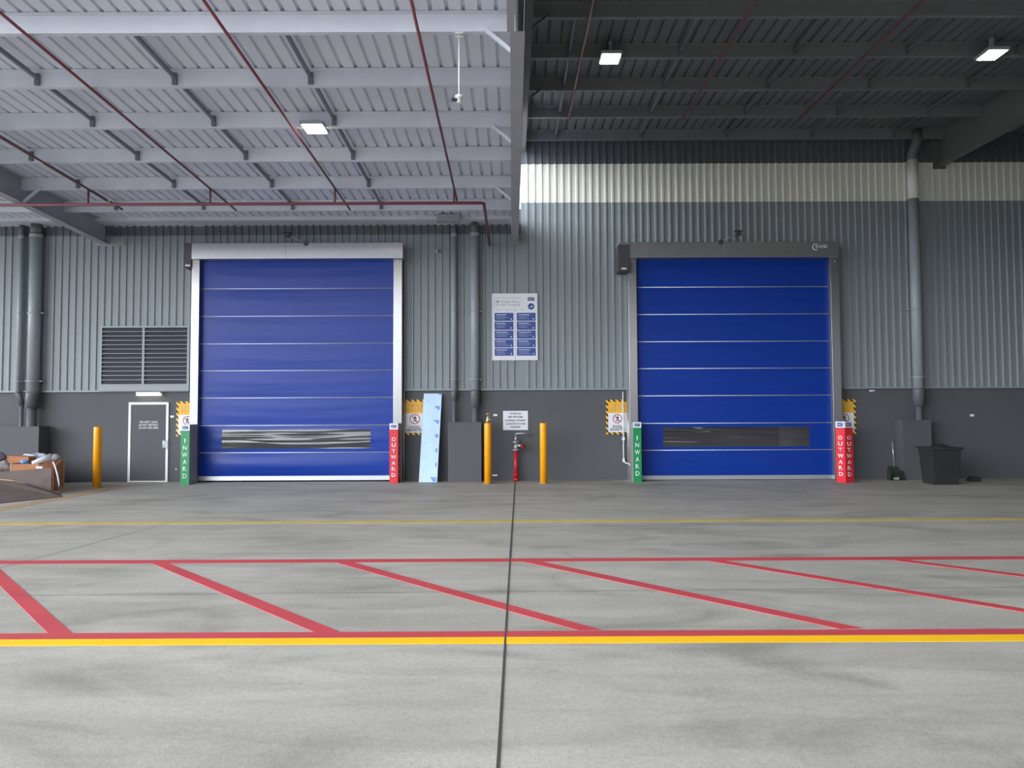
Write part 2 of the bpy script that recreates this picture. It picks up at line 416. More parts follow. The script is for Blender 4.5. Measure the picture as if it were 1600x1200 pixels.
for i, y in enumerate(RP):
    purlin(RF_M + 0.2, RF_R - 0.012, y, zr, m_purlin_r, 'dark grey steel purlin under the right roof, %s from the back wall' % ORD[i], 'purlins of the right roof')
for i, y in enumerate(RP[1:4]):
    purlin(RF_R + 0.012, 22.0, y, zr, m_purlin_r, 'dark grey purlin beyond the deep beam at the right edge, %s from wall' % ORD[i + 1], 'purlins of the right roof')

def rafter(name, x, wf, y0, y1, zf, drop, label, m, top=PUR):
    root = thing(name, (x, (y0 + y1) / 2, zf((y0 + y1) / 2, -drop)), label, 'beam')
    def slab(xa, xb, za, zb, nm):
        b = MB()
        p = [(xx, yy, zf(yy, z_)) for yy in (y0, y1) for xx in (xa, xb) for z_ in (za, zb)]
        v = [b.bm.verts.new(q) for q in p]
        for ix in ((0, 1, 3, 2), (4, 6, 7, 5), (0, 2, 6, 4), (1, 5, 7, 3), (0, 4, 5, 1), (2, 3, 7, 6)): b.bm.faces.new([v[i] for i in ix])
        b.build(nm, m, root)
    slab(x - 0.006, x + 0.006, -drop + 0.014, top - 0.016, 'web')
    slab(x - wf / 2, x + wf / 2, -drop, -drop + 0.014, 'bottom_flange')
    slab(x - wf / 2, x + wf / 2, top - 0.016, top - 0.004, 'top_flange')
    return root
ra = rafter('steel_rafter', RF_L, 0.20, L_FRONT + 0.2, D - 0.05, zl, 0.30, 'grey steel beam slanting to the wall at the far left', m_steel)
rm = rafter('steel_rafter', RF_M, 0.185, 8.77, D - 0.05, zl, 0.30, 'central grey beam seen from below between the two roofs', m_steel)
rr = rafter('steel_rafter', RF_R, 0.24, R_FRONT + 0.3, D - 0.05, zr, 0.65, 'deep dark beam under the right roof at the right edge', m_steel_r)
# bracket where the right beam meets the wall
b = MB(); b.box(RF_R - 0.16, RF_R + 0.16, D - 0.06, D - 0.032, zr(D, -0.72), zr(D, 0.02)); b.build('end_plate', m_steel_r, rr)
# narrower member in front of the central beam, carrying the roof edge
b = MB(); y0, y1 = L_FRONT + 0.1, 8.77
v = [b.bm.verts.new((xx, yy, zl(yy, z_))) for yy in (y0, y1) for xx in (-0.045, 0.05) for z_ in (-0.30, PUR - 0.004)]
for ix in ((0, 1, 3, 2), (4, 6, 7, 5), (0, 2, 6, 4), (1, 5, 7, 3), (0, 4, 5, 1), (2, 3, 7, 6)): b.bm.faces.new([v[i] for i in ix])
b.build('outer_beam', m_steel, rm)
# high beam that carries the left edge of the right roof
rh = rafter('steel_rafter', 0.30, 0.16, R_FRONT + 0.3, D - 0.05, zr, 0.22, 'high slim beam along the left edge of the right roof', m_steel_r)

# flat flashing plates under the beam ends
for x, y, wd, lab in ((RF_L + 0.15, 372, 0.75, 'flat grey flashing plate under the far left beam end'), (0.13, 374, 0.26, 'flat grey flashing plate under the central beam end')):
    b = MB(); b.box(x - wd / 2, x + wd / 2, D - 0.045, D - 0.028, zz(382), zz(367))
    tag(b.build('flashing_plate', m_flash), lab, 'flashing')

# fly braces
def brace(a, c, lab, m=m_purlin):
    b = MB(); b.bar(a, c, 0.045, 0.045); tag(b.build('fly_brace', m), lab, 'brace', 'fly braces of the beams')
for i, yk in ((5, 9.26), (3, 12.12), (1, 15.09)):
    brace((RF_M - 0.45, yk - 0.03, zl(yk, 0.03)), (RF_M - 0.08, yk - 0.03, zl(yk, -0.285)), 'slanting brace from the central beam to the %s purlin from the wall' % ORD[i])
yk = 15.09
brace((RF_L + 0.45, yk - 0.03, zl(yk, 0.03)), (RF_L + 0.08, yk - 0.03, zl(yk, -0.285)), 'slanting brace on the right side of the far left beam')
for i, yk in ((2, 15.04), (4, 12.08)):
    brace((0.68, yk - 0.03, zr(yk, 0.05)), (0.385, yk - 0.03, zr(yk, -0.2)), 'dim brace beside the high slim beam at the %s purlin of right roof' % ORD[i], m_steel_r)

# bridging bars between purlins
def bridging(x, ya, yb, zf, m, lab, grp):
    root = thing('bridging_bar', (x, (ya + yb) / 2, zf((ya + yb) / 2, 0.08)), lab, 'bridging', grp)
    b = MB(); b.bar((x, ya, zf(ya, 0.13)), (x, yb + 0.01, zf(yb, 0.13)), 0.05, 0.045); b.build('bar', m, root)
    b = MB(); b.box(x - 0.035, x + 0.035, yb - 0.045, yb - 0.001, zf(yb, 0.02), zf(yb, 0.20)); b.build('end_bracket', m, root)
for r, x in enumerate((-3.06, -5.14, -7.24, -9.30)):
    for k in range(5):
        if r == 3 and k > 2: continue
        bridging(x, LP[k + 1] + 0.076, LP[k], zl, m_bridge, 'bridging bar, %s row left of central beam, %s purlin gap from wall' % (ORD[r], ORD[k]), 'bridging bars of the left roof')
for r, x in enumerate((1.15, 3.31, 5.53, 7.72, 9.85)):
    for k in range(4):
        bridging(x, RP[k + 1] + 0.076, RP[k], zr, m_bridge if r < 2 else m_steel_r, 'bridging bar, %s row right of central beam, %s purlin gap from wall' % (ORD[r], ORD[k]), 'bridging bars of the right roof')  # outer rows take the steel colour darkened for shade

# box gutter along the left wall
g = thing('box_gutter', (-11.5, 18.0, zl(17.7, 0.0)), 'pale box gutter where the left roof meets the wall', 'gutter')
GZ = H + 4.90
b = MB(); b.box(-22.5, -0.02, 17.80, 17.812, GZ, GZ + 0.17); b.box(-22.5, -0.02, 17.812, D - 0.032, GZ, GZ + 0.012)
b.build('trough', m_purlin, g)
b = MB(); xa, xb = LX(683, 330, 17.65), LX(718, 330, 17.65); b.box(xa, xb, 17.55, 17.79, H + 4.80, H + 4.965); b.build('rainwater_head', m_steel, g)
for x in range(12):
    xx = -1.6 - x * 0.9
    b = MB(); b.box(xx - 0.02, xx + 0.02, 17.6, 17.80, GZ + 0.13, GZ + 0.15); b.build('gutter_strap', m_bridge, g)

# ------------------------------------------------------------------ downpipes
def sweep(pts, r, n=18):
    return MB().tube(pts, r, n)
def downpipe(xp, y_, r, ztop, lab, band=None, below_r=None, below_dx=0.0, z_stop=None, top_bend=None, d=None, collar=True, coup=0.42):
    d = d or (D - 0.05 - r)
    x = LX(xp, y_, d); z_stop = z_stop if z_stop is not None else 0.0
    root = thing('downpipe', (x, d, z_stop), lab, 'downpipe')
    zb = Z_DADO
    b = MB(); b.tube([(x, d, zb - 0.02), (x, d, band if band else ztop)], r, 20); b.build('pipe', m_pipe, root)
    if band:
        if not top_bend:
            b = MB(); b.tube([(x, d, band), (x, d, ztop)], r * 0.98, 20); b.build('pipe', m_pipe_d, root)['label'] = 'upper length of the pipe in painted shade'  # darker top length paints in the shade under the left roof
    br = below_r or r * 0.72
    b = MB(); b.tube([(x, d, zb - 0.01), (x, d, zb - 0.06), (x + below_dx * 0.3, d, zb - 0.07), (x + below_dx, d, zb - coup)], [r * 1.02, r * 1.12, r * 1.12, r * 1.02], 20)
    b.build('coupling', m_pipe_d, root)
    xb = x + below_dx
    b = MB(); b.tube([(xb, d, zb - coup + 0.03), (xb, d, z_stop)], br, 20); b.build('lower_pipe', m_pipe_d, root)
    if collar:
        b = MB(); b.tube([(x, d, (band or ztop) - 0.09), (x, d, (band or ztop) + 0.005)], r * 1.12, 20); b.build('collar', m_pipe, root)
    for zc in (zb + 0.25, zb + 2.0):
        b = MB(); b.tube([(x, d, zc), (x, d, zc + 0.03)], r * 1.06, 20); b.box(x - r * 1.5, x + r * 1.5, d, D - 0.032, zc, zc + 0.03); b.build('bracket', m_pipe, root)
    return root, x, d
ZG = zz(660, 17.9)
downpipe(54, 500, 0.14, GZ - 0.002, 'wide grey downpipe at the far left beside the louvre', band=Z_LB, below_dx=-0.02, below_r=0.11)
downpipe(31, 500, 0.062, GZ - 0.002, 'thin grey downpipe at the far left, left of a wider one', band=Z_LB, below_dx=0.10, coup=0.34)
downpipe(709.5, 500, 0.068, H + 4.81, 'thin grey downpipe right of the left blue door', band=Z_LB, coup=0.26)
downpipe(742, 500, 0.108, GZ - 0.002, 'wide grey downpipe left of the blue and white notice board', band=Z_LB, coup=0.44, below_r=0.075)
rp, x, d = downpipe(1432, 500, 0.128, zr(D, -0.2), 'tall grey downpipe right of the right door, painted with pale band', band=Z_RW0, top_bend=True, collar=False, coup=0.46, below_r=0.075)
b = MB(); b.tube([(x, d, Z_RW0), (x, d, Z_RW1)], 0.130, 20); b.build('pipe', m_band_w, rp)['label'] = 'pale painted length of the pipe'
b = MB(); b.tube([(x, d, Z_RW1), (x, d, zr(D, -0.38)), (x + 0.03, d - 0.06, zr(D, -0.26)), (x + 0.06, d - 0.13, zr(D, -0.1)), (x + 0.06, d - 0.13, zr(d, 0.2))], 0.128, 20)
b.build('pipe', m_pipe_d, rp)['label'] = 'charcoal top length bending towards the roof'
# plate guards round the pipe feet
for xa, xb, yt, dd, lab in ((-30, 60, 663, 17.85, 'charcoal pipe guard box at the far left behind the rubbish'), (700, 752, 659, 17.95, 'charcoal pipe guard box left of the hydrant'), (1411, 1456, 659, 17.95, 'charcoal pipe guard box behind the black bin')):
    x0, x1 = LX(xa, 700, dd), LX(xb, 700, dd); zt = zz(yt, dd)
    rt = thing('pipe_guard', ((x0 + x1) / 2, dd, 0), lab, 'guard')
    b = MB(); b.box(x0, x1, dd, dd + 0.012, 0, zt); b.build('front_plate', m_dado, rt)
    b = MB(); b.box(x0, x0 + 0.012, dd + 0.012, DY - 0.02, 0, zt); b.build('side_plate', m_dado, rt)
    b = MB(); b.box(x1 - 0.012, x1, dd + 0.012, DY - 0.02, 0, zt); b.build('side_plate', m_dado, rt)

# ------------------------------------------------------------------ sprinkler pipes
def redpipe(pts, r, lab, grp='red sprinkler branches'):
    return tag(MB().tube(pts, r, 10).build('sprinkler_pipe', m_red), lab, 'pipe', grp)
MAINY = 14.98
zm = at(322, 319, MAINY).z
xm = LX(756, 322, MAINY)
smain = tag(MB().tube([(-16, MAINY, zm), (xm - 0.05, MAINY, zm), (xm, MAINY + 0.05, zm), (xm + 0.02, D - 0.02, zm - 0.12)], 0.034, 12).build('sprinkler_main', m_red), 'long red sprinkler main running across under the left roof', 'pipe')
for i, (x, yend) in enumerate(((-1.22, 15.8), (-3.76, 16.4), (-6.42, 16.4), (-9.02, 16.3))):
    rt = thing('sprinkler_branch', (x, 11, zl(11, -0.06)), 'thin red sprinkler branch under left roof, %s left of the central beam' % ORD[i], 'pipe', 'red sprinkler branches')
    b = MB(); b.tube([(x, L_FRONT + 0.3, zl(L_FRONT + 0.3, -0.035)), (x, yend, zl(yend, -0.035))], 0.022, 10); b.build('branch_pipe', m_red, rt)
    b = MB(); b.tube([(x, MAINY, zl(MAINY, -0.035)), (x, MAINY, zm + 0.02)], 0.022, 10); b.build('riser', m_red, rt)
for i, x in enumerate((1.37, 4.08, 6.85)):
    rt = tag(MB().tube([(x, 3, zr(3, -0.035)), (x, 16.6, zr(16.6, -0.035))], 0.022, 10).build('sprinkler_branch', m_red), 'dim red sprinkler branch under right roof, %s right of the central beam' % ORD[i], 'pipe', 'red sprinkler branches')
for i, (px, py) in enumerate(((168, 317), (380, 317), (622, 320))):
    p = at(px, py, MAINY - 0.06)
    p.z = zm + 0.05
    b = MB(); b.tube([(p.x, MAINY, zm + 0.03), (p.x, MAINY, zm + 0.09)], 0.012, 8); b.tube([(p.x, MAINY, zm + 0.09), (p.x, MAINY, zm + 0.10)], 0.03, 10); b.build('sprinkler_head', m_white, smain)['label'] = 'tiny white sprinkler head'

# ------------------------------------------------------------------ ceiling lamps
def ceiling_lamp(px, py, zf, off, lab):
    # intersect pixel ray with plane zf(y)+off
    r = ray(px, py); h0 = zf(0) - H + off; t = (zf(0) - zf(1))
    s_ = h0 / (r.z + t * r.y); p = CAM + r * s_
    rt = thing('ceiling_lamp', (p.x, p.y, p.z), lab, 'lamp', 'square ceiling lamps')
    b = MB(); b.box(p.x - 0.20, p.x + 0.20, p.y - 0.22, p.y + 0.22, p.z + 0.012, p.z + 0.075); b.build('housing', m_steel, rt, bevel=0.008)
    b = MB(); b.box(p.x - 0.165, p.x + 0.165, p.y - 0.185, p.y + 0.185, p.z, p.z + 0.0115); b.build('lens', m_lamp, rt)
    b = MB(); b.box(p.x - 0.03, p.x + 0.03, p.y - 0.03, p.y + 0.03, p.z + 0.075, zf(p.y, PUR)); b.build('hanger', m_steel, rt)
ceiling_lamp(491.5, 202.5, zl, -0.02, 'square lit lamp under the left roof')
ceiling_lamp(953.5, 93, zr, -0.10, 'square lit lamp under the right roof near the central beam')
ceiling_lamp(1550, 87, zr, -0.10, 'square lit lamp under the right roof at the right edge')

# ceiling pole with camera
p0 = at(717, 38, 9.28)
rt = thing('security_camera', (p0.x, p0.y, p0.z - 1.0), 'white security camera hanging on a long white pole', 'camera')
b = MB(); b.box(p0.x - 0.055, p0.x + 0.055, 9.262, 9.36, zl(9.3) - 0.02, zl(9.3)); b.box(p0.x - 0.05, p0.x + 0.05, 9.28, 9.34, zl(9.3) - 0.055, zl(9.3) - 0.045); b.build('ceiling_mount', m_white, rt)
zb_ = at(717, 151, 9.31).z
b = MB(); b.tube([(p0.x, 9.31, zl(9.3) - 0.015), (p0.x, 9.31, zb_)], 0.0125, 10); b.build('pole', m_white, rt)
b = MB(); b.tube([(p0.x, 9.31, zb_ + 0.01), (p0.x, 9.31, zb_ - 0.02), (p0.x, 9.31, zb_ - 0.021), (p0.x, 9.31, zb_ - 0.09)], [0.055, 0.055, 0.035, 0.035], 14); b.build('camera_head', m_white, rt)
b = MB(); b.tube([(p0.x - 0.03, 9.30, zb_ - 0.05), (p0.x - 0.085, 9.27, zb_ - 0.055)], 0.02, 10); b.tube([(p0.x - 0.085, 9.27, zb_ - 0.055), (p0.x - 0.1, 9.26, zb_ - 0.057)], 0.03, 10); b.build('sensor', m_boxgrey, rt)

# ------------------------------------------------------------------ roller doors
def wave(x, z, a, seed):
    return a * (math.sin(z * 21 + math.sin(x * 1.1 + seed) * 1.4 + seed) * 0.5 + math.sin(z * 47 + math.sin(x * 0.9 + seed * 2) * 2.0) * 0.3 + math.sin(x * 2.3 + z * 5 + seed) * 0.3)
def roller_door(jl0, jl1, jr0, jr1, hx0, hx1, hy0, hy1, ribs, bar0, bar1, strip_px, motor, label, seed, bulge):
    dj = 18.02
    yc = 18.16                                  # curtain plane
    X = lambda px, py=560, d=dj: at(px, py, d).x
    xm_ = (X(jl0) + X(jr1)) / 2
    rt = thing('roller_door', (xm_, dj, 0), label, 'roller door')
    Z = lambda py, d=dj, px=(jl0 + jr1) / 2: at(px, py, d).z
    zt0, zt1 = Z(hy1, 17.86), Z(hy0, 17.86)
    for a, c, nm in ((jl0, jl1, 'jamb'), (jr0, jr1, 'jamb')):
        b = MB(); b.box(X(a), X(c), dj, D + 0.015, 0, zt0 + 0.05); o = b.build(nm, m_inox, rt, bevel=0.006)
        cx = (X(a) + X(c)) / 2; zc = Z(hy1 + 7, dj)
        b = MB(); b.tube([(cx, dj + 0.001, zc), (cx, dj - 0.015, zc)], 0.018, 10); b.build('sensor_eye', m_white, o)
    b = MB(); b.box(X(hx0, 400, 17.86), X(hx1, 400, 17.86), 17.86, D - 0.032, zt0, zt1); hd = b.build('header', m_header, rt, bevel=0.008)
    xs_ = X(jl0 + (jr1 - jl0) * 0.45, 400, 17.86)
    b = MB(); b.box(xs_ - 0.004, xs_ + 0.004, 17.855, 17.861, zt0 + 0.012, zt1 - 0.012); b.build('seam', m_gsteel, hd)
    # curtain
    x0, x1 = X(jl1) - 0.03, X(jr0) + 0.03
    z0, z1 = Z(bar0, yc), zt0 + 0.05
    sx0, sx1 = X(strip_px[0], 690, yc), X(strip_px[1], 690, yc); sz1, sz0 = Z(strip_px[2], yc), Z(strip_px[3], yc)
    zr_ = [Z(q, yc) for q in ribs]
    lev = sorted([z0] + zr_ + [z1])
    nx = 60
    def yoff(x, z):
        f = 0.0
        for k in range(len(lev) - 1):
            if lev[k] <= z <= lev[k + 1] + 1e-6:
                u = (z - lev[k]) / (lev[k + 1] - lev[k]); e = math.sin(PI * u)
                s = (x - x0) / (x1 - x0); ed = min(1, 6 * min(s, 1 - s))
                amp = bulge[0] if k > 1 else (bulge[1] if k == 1 else bulge[2])
                f = -amp * e * math.sin(PI * min(max(s, 0), 1)) ** 0.7 * (0.7 + 0.3 * math.sin(s * 5 + seed))
                f += wave(x, z, 0.0035 * (1 + (2 if k == 1 else 0)), seed) * e * ed
        return f
    xsg = sorted(set([x0 + (x1 - x0) * i / nx for i in range(nx + 1)] + [sx0, sx1]))
    zsg = []
    for k in range(len(lev) - 1):
        n_ = 14
        zsg += [lev[k] + (lev[k + 1] - lev[k]) * i / n_ for i in range(n_)]
    zsg = sorted(set(zsg + [z1, sz0, sz1]))
    b = MB(); bs = MB(); vv = {}; vs = {}
    for i in range(len(xsg) - 1):
        for j in range(len(zsg) - 1):
            xm2, zm2 = (xsg[i] + xsg[i + 1]) / 2, (zsg[j] + zsg[j + 1]) / 2
            ins = sx0 < xm2 < sx1 and sz0 < zm2 < sz1
            if ins: continue
            q = []
            for (ii, jj) in ((i, j), (i + 1, j), (i + 1, j + 1), (i, j + 1)):
                if (ii, jj) not in vv: vv[(ii, jj)] = b.bm.verts.new((xsg[ii], yc + yoff(xsg[ii], zsg[jj]), zsg[jj]))
                q.append(vv[(ii, jj)])
            f = b.bm.faces.new(q); f.smooth = True
    cur = b.build('curtain', m_pvc, rt)
    NX, NZ = 90, 24
    g_ = [[bs.bm.verts.new((sx0 + (sx1 - sx0) * i / NX, yc + yoff(sx0 + (sx1 - sx0) * i / NX, sz0 + (sz1 - sz0) * j / NZ) + wave((sx0 + (sx1 - sx0) * i / NX) * 1.5, (sz0 + (sz1 - sz0) * j / NZ) * 1.6, 0.013 * bulge[3], seed + 3) * math.sin(PI * j / NZ), sz0 + (sz1 - sz0) * j / NZ)) for j in range(NZ + 1)] for i in range(NX + 1)]
    for i in range(NX):
        for j in range(NZ):
            bs.bm.faces.new([g_[i][j], g_[i + 1][j], g_[i + 1][j + 1], g_[i][j + 1]]).smooth = True
    bs.build('vision_strip', m_vinyl, cur)['label'] = 'clear crumpled window strip'
    for q in zr_:
        b = MB(); b.tube([(x0 + 0.01, yc - 0.012, q), (x1 - 0.01, yc - 0.012, q)], 0.013, 8); b.build('wind_rib', m_rib, cur)
    b = MB(); b.box(x0 + 0.02, x1 - 0.02, yc - 0.035, yc + 0.035, Z(bar1, yc) if Z(bar1, yc) > 0.0 else 0.0, z0 + 0.01); b.build('bottom_bar', m_alu, rt, bevel=0.006)
    # motor housing left of the header
    mx0, mx1, my0, my1, md = motor
    b = MB(); b.box(X(mx0, 400, md), X(mx1, 400, md), md, D - 0.032, Z(my1, md), Z(my0, md)); mo = b.build('motor_box', m_boxgrey, rt, bevel=0.01)
    mc = (X(mx0, 400, md) + X(mx1, 400, md)) / 2; zl_ = Z(my1 - 4, md)
    b = MB(); b.box(mc - 0.06, mc + 0.06, md - 0.012, md + 0.002, zl_ - 0.02, zl_ + 0.02); b.build('status_light', m_white, mo)
    return rt, hd, zt0, zt1, X, Z
ld, ldh, lz0, lz1, LXf, LZf = roller_door(297.5, 310, 614.5, 628, 299, 629.5, 379.5, 404, (451, 494, 537, 579, 621.5, 664.5, 707), 744, 750.5, (347, 579, 671, 701), (288.5, 299, 379, 418, 17.98),
    'left blue roller door with pale bright steel frame and crumpled window', 1.3, (0.02, 0.05, 0.10, 1.0))
rd, rdh, rz0, rz1, RXf, RZf = roller_door(983, 996, 1300.5, 1314, 966, 1311, 377.5, 402, (448.5, 491, 533.5, 575.5, 618, 661, 703), 743, 749, (1036, 1265, 667, 698), (965.5, 984, 381, 423, 17.84),
    'right blue roller door with dark steel header and maker mark', 4.1, (0.012, 0.02, 0.03, 0.6))
# maker emblem on the right header
ex, ez = LX(1274.5, 386, 17.86), zz(386, 17.86, 1274)
b = MB()
N = 26; r0_, r1_ = 0.066, 0.085
for i in range(N):
    a0, a1 = 0.9 + 4.6 * i / N, 0.9 + 4.6 * (i + 1) / N
    b.prism([(ex + r0_ * math.cos(a0), ez + r0_ * math.sin(a0)), (ex + r1_ * math.cos(a0), ez + r1_ * math.sin(a0)), (ex + r1_ * math.cos(a1), ez + r1_ * math.sin(a1)), (ex + r0_ * math.cos(a1), ez + r0_ * math.sin(a1))], 17.855, 17.8605)
b.build('emblem', m_white, rdh)
lettering('RAPID', LX(1284, 386, 17.86), zz(385, 17.86, 1284), 17.858, 0.30, 0.075, m_white, rdh, bold=0.01)

# motion sensors standing on the headers
def motion_sensor(x0, y0, x1, y1, lab):
    a = at(x0, y0, 17.9); c = at(x1, y1, 17.9)
    rt = thing('motion_sensor', (c.x, 17.9, c.z), lab, 'sensor')
    b = MB(); b.tube([(c.x, 17.857, c.z - 0.03), (c.x, 17.94, c.z - 0.03)], 0.07, 14); b.build('base', m_boxgrey, rt)
    b = MB(); b.tube([(c.x, 17.9, c.z - 0.02), (a.x, a.y, a.z)], 0.014, 8); b.build('arm', m_gsteel, rt)
    b = MB(); b.box(a.x - 0.075, a.x + 0.075, 17.83, 17.97, a.z - 0.05, a.z + 0.05); b.build('head', m_boxgrey, rt, bevel=0.015)
    b = MB(); b.box(a.x - 0.10, a.x + 0.10, 17.80, 17.98, a.z + 0.05, a.z + 0.062); b.build('hood', m_boxgrey, rt)
motion_sensor(449, 367.5, 479, 379, 'small dark sensor on an arm above the left door')
motion_sensor(1153, 365, 1126, 377, 'small dark sensor on an arm above the right door')

# ------------------------------------------------------------------ louvre vent
x0, x1 = LX(155.5, 560, D - 0.1), LX(296, 560, D - 0.1); z0, z1 = zz(611, D - 0.1, 225), zz(509, D - 0.1, 225)
rt = thing('louvre_vent', ((x0 + x1) / 2, D - 0.08, z0), 'large grey louvred vent panel left of the left door', 'vent')
y0, y1 = D - 0.11, D - 0.031
zs = z0 + 0.16
b = MB(); b.box(x0, x1, y0, y1, z1 - 0.05, z1); b.box(x0, x1, y0, y1, z0, zs); b.box(x0, x0 + 0.06, y0, y1, zs, z1 - 0.05); b.box(x1 - 0.06, x1, y0, y1, zs, z1 - 0.05)
b.build('frame', m_flash, rt)
xm2 = x0 + (x1 - x0) * 0.487
b = MB(); b.box(xm2 - 0.03, xm2 + 0.03, y0, y1, zs, z1 - 0.05); b.build('mullion', m_flash, rt)
for xa, xb in ((x0 + 0.06, xm2 - 0.03), (xm2 + 0.03, x1 - 0.06)):
    b = MB(); ns = 13; zh = (z1 - 0.05 - zs) / ns
    for k in range(ns):
        zb2 = zs + k * zh
        v = [b.bm.verts.new(q) for q in ((xa, y0 + 0.004, zb2 + 0.004), (xb, y0 + 0.004, zb2 + 0.004), (xb, y0 + 0.004, zb2 + 0.02), (xa, y0 + 0.004, zb2 + 0.02), (xa, y1 - 0.004, zb2 + zh + 0.015), (xb, y1 - 0.004, zb2 + zh + 0.015))]
        b.bm.faces.new([v[0], v[1], v[2], v[3]]).material_index = 1; b.bm.faces.new([v[3], v[2], v[5], v[4]])
    b.build('louvre_blades', [m_louvre, m_flash], rt)

# ------------------------------------------------------------------ exit door (painted leaf with white border) and batten
dy = DY - 0.03
x0, x1 = LX(200, 690, dy), LX(262.5, 690, dy); z1 = zz(628.5, dy, 232)
dr = bpy.data.objects.new('door_1', None); COL.objects.link(dr); dr.location = ((x0 + x1) / 2, dy, 0); struct(dr, 'charcoal exit door with white border')
b = MB(); b.box(x0 + 0.055, x1 - 0.055, dy + 0.008, DY, 0.01, z1 - 0.055); b.build('door_leaf', m_dado, dr)
b = MB(); b.box(x0, x0 + 0.06, dy, DY, 0.0, z1); b.box(x1 - 0.06, x1, dy, DY, 0.0, z1); b.box(x0 + 0.06, x1 - 0.06, dy, DY, z1 - 0.06, z1); b.box(x0 + 0.06, x1 - 0.06, dy, DY, 0.0, 0.03)
b.build('door_frame', m_white, dr)
lettering('FIRE SAFETY DOOR\nDO NOT OBSTRUCT\nDO NOT KEEP OPEN', LX(232, 664, dy), zz(664, dy, 232), dy + 0.008, 0.50, 0.205, m_white, dr, bold=0.012)
hx, hz = LX(257.5, 693, dy), zz(694, dy, 258)
b = MB(); b.box(hx - 0.05, hx + 0.07, dy - 0.012, dy + 0.009, hz - 0.10, hz + 0.10); b.build('lock_plate', m_silver, dr)
b = MB(); b.tube([(hx, dy - 0.01, hz - 0.11), (hx, dy - 0.06, hz - 0.09), (hx, dy - 0.06, hz + 0.09), (hx, dy - 0.01, hz + 0.11)], 0.012, 8); b.build('door_handle', m_silver, dr)
x0, x1 = LX(213, 615, D - 0.1), LX(251, 615, D - 0.1); zc = zz(615, D - 0.1, 232)
rt = thing('batten_light', ((x0 + x1) / 2, D - 0.08, zc), 'small lit batten light above the exit door', 'lamp')
b = MB(); b.box(x0, x1, D - 0.12, DY, zc - 0.005, zc + 0.04); b.build('housing', m_white, rt)
b = MB(); b.box(x0 + 0.01, x1 - 0.01, D - 0.13, D - 0.02, zc - 0.05, zc - 0.0055); b.build('lens', m_batten, rt, bevel=0.01)

# ------------------------------------------------------------------ warning signs
def warning_sign(px0, px1, py0, py1, dd, lab):
    pc = (px0 + px1) / 2
    x0, x1 = LX(px0, 650, dd), LX(px1, 650, dd); z1, z0 = zz(py0, dd, pc), zz(py1, dd, pc)
    w, h = x1 - x0, z1 - z0; cx = (x0 + x1) / 2
    rt = thing('warning_sign', (x0, dd, z0), lab, 'sign', 'no entry signs beside the doors')
    b = MB(); b.box(x0, x1, dd, DY if dd > D - 0.01 else dd + 0.012, z0, z1); b.build('board', m_haz, rt)
    e = 0.055; zs = z1 - h * 0.385
    b = MB(); b.box(x0 + e, x1 - e, dd - 0.002, dd + 0.0005, zs, z1 - e); b.build('yellow_panel', m_signy, rt)
    b = MB(); b.box(x0 + e, x1 - e, dd - 0.002, dd + 0.0005, z0 + e, zs); b.build('white_panel', m_signw, rt)
    lettering('STOP', cx, (zs + z1 - e) / 2, dd - 0.0021, w * 0.6, h * 0.17, m_fade, rt, bold=0.01, lab='faded heading')
    zc = z0 + h * 0.45; R = w * 0.205
    b = MB(); N = 28
    for i in range(N):
        a0, a1 = 2 * PI * i / N, 2 * PI * (i + 1) / N
        b.prism([(cx + q * math.cos(a), zc + q * math.sin(a)) for q, a in ((R * 0.84, a0), (R, a0), (R, a1), (R * 0.84, a1))], dd - 0.004, dd - 0.0021)
    c_, s_ = math.cos(-PI / 4), math.sin(-PI / 4); hw = R * 0.07
    b.prism([(cx + u * c_ - v * s_, zc + u * s_ + v * c_) for u, v in ((-R * .88, -hw), (R * .88, -hw), (R * .88, hw), (-R * .88, hw))], dd - 0.0039, dd - 0.0021)
    b.build('prohibition_ring', m_dkred, rt)
    b = MB(); y0_, y1_ = dd - 0.0036, dd - 0.0021
    hd_ = [(cx + R * .03 + R * .13 * math.cos(2 * PI * i / 10), zc + R * .58 + R * .13 * math.sin(2 * PI * i / 10)) for i in range(10)]
    b.prism(hd_, y0_, y1_)
    for pl in ([(-.14, .40), (.16, .40), (.14, -.12), (-.12, -.12)], [(-.12, -.1), (.06, -.1), (-.22, -.66), (-.38, -.62)], [(0, -.1), (.14, -.1), (.36, -.62), (.2, -.68)], [(-.14, .4), (-.14, .22), (-.38, .0), (-.44, .1)], [(.16, .4), (.14, .22), (.34, .04), (.42, .12)]):
        b.prism([(cx + R * u, zc + R * v) for u, v in pl], y0_, y1_)
    b.build('walking_figure', m_black, rt)
    lettering('NO ENTRY\nAUTHORISED\nPERSONNEL ONLY', cx, z0 + h * 0.185, dd - 0.0021, w * 0.68, h * 0.155, m_black, rt, bold=0.03)
SG = D + 0.0
warning_sign(275.5, 310, 627, 682, SG, 'hazard striped no entry sign behind the green INWARD post of the left door')
warning_sign(628.5, 668, 624.5, 679.5, SG, 'hazard striped no entry sign half hidden by the pale blue panel')
warning_sign(947, 982.5, 624.5, 678.5, SG, 'hazard striped no entry sign left of the right door, beside white conduit')
warning_sign(1301, 1337.5, 624, 678, SG, 'hazard striped no entry sign behind the right-hand red OUTWARD post')

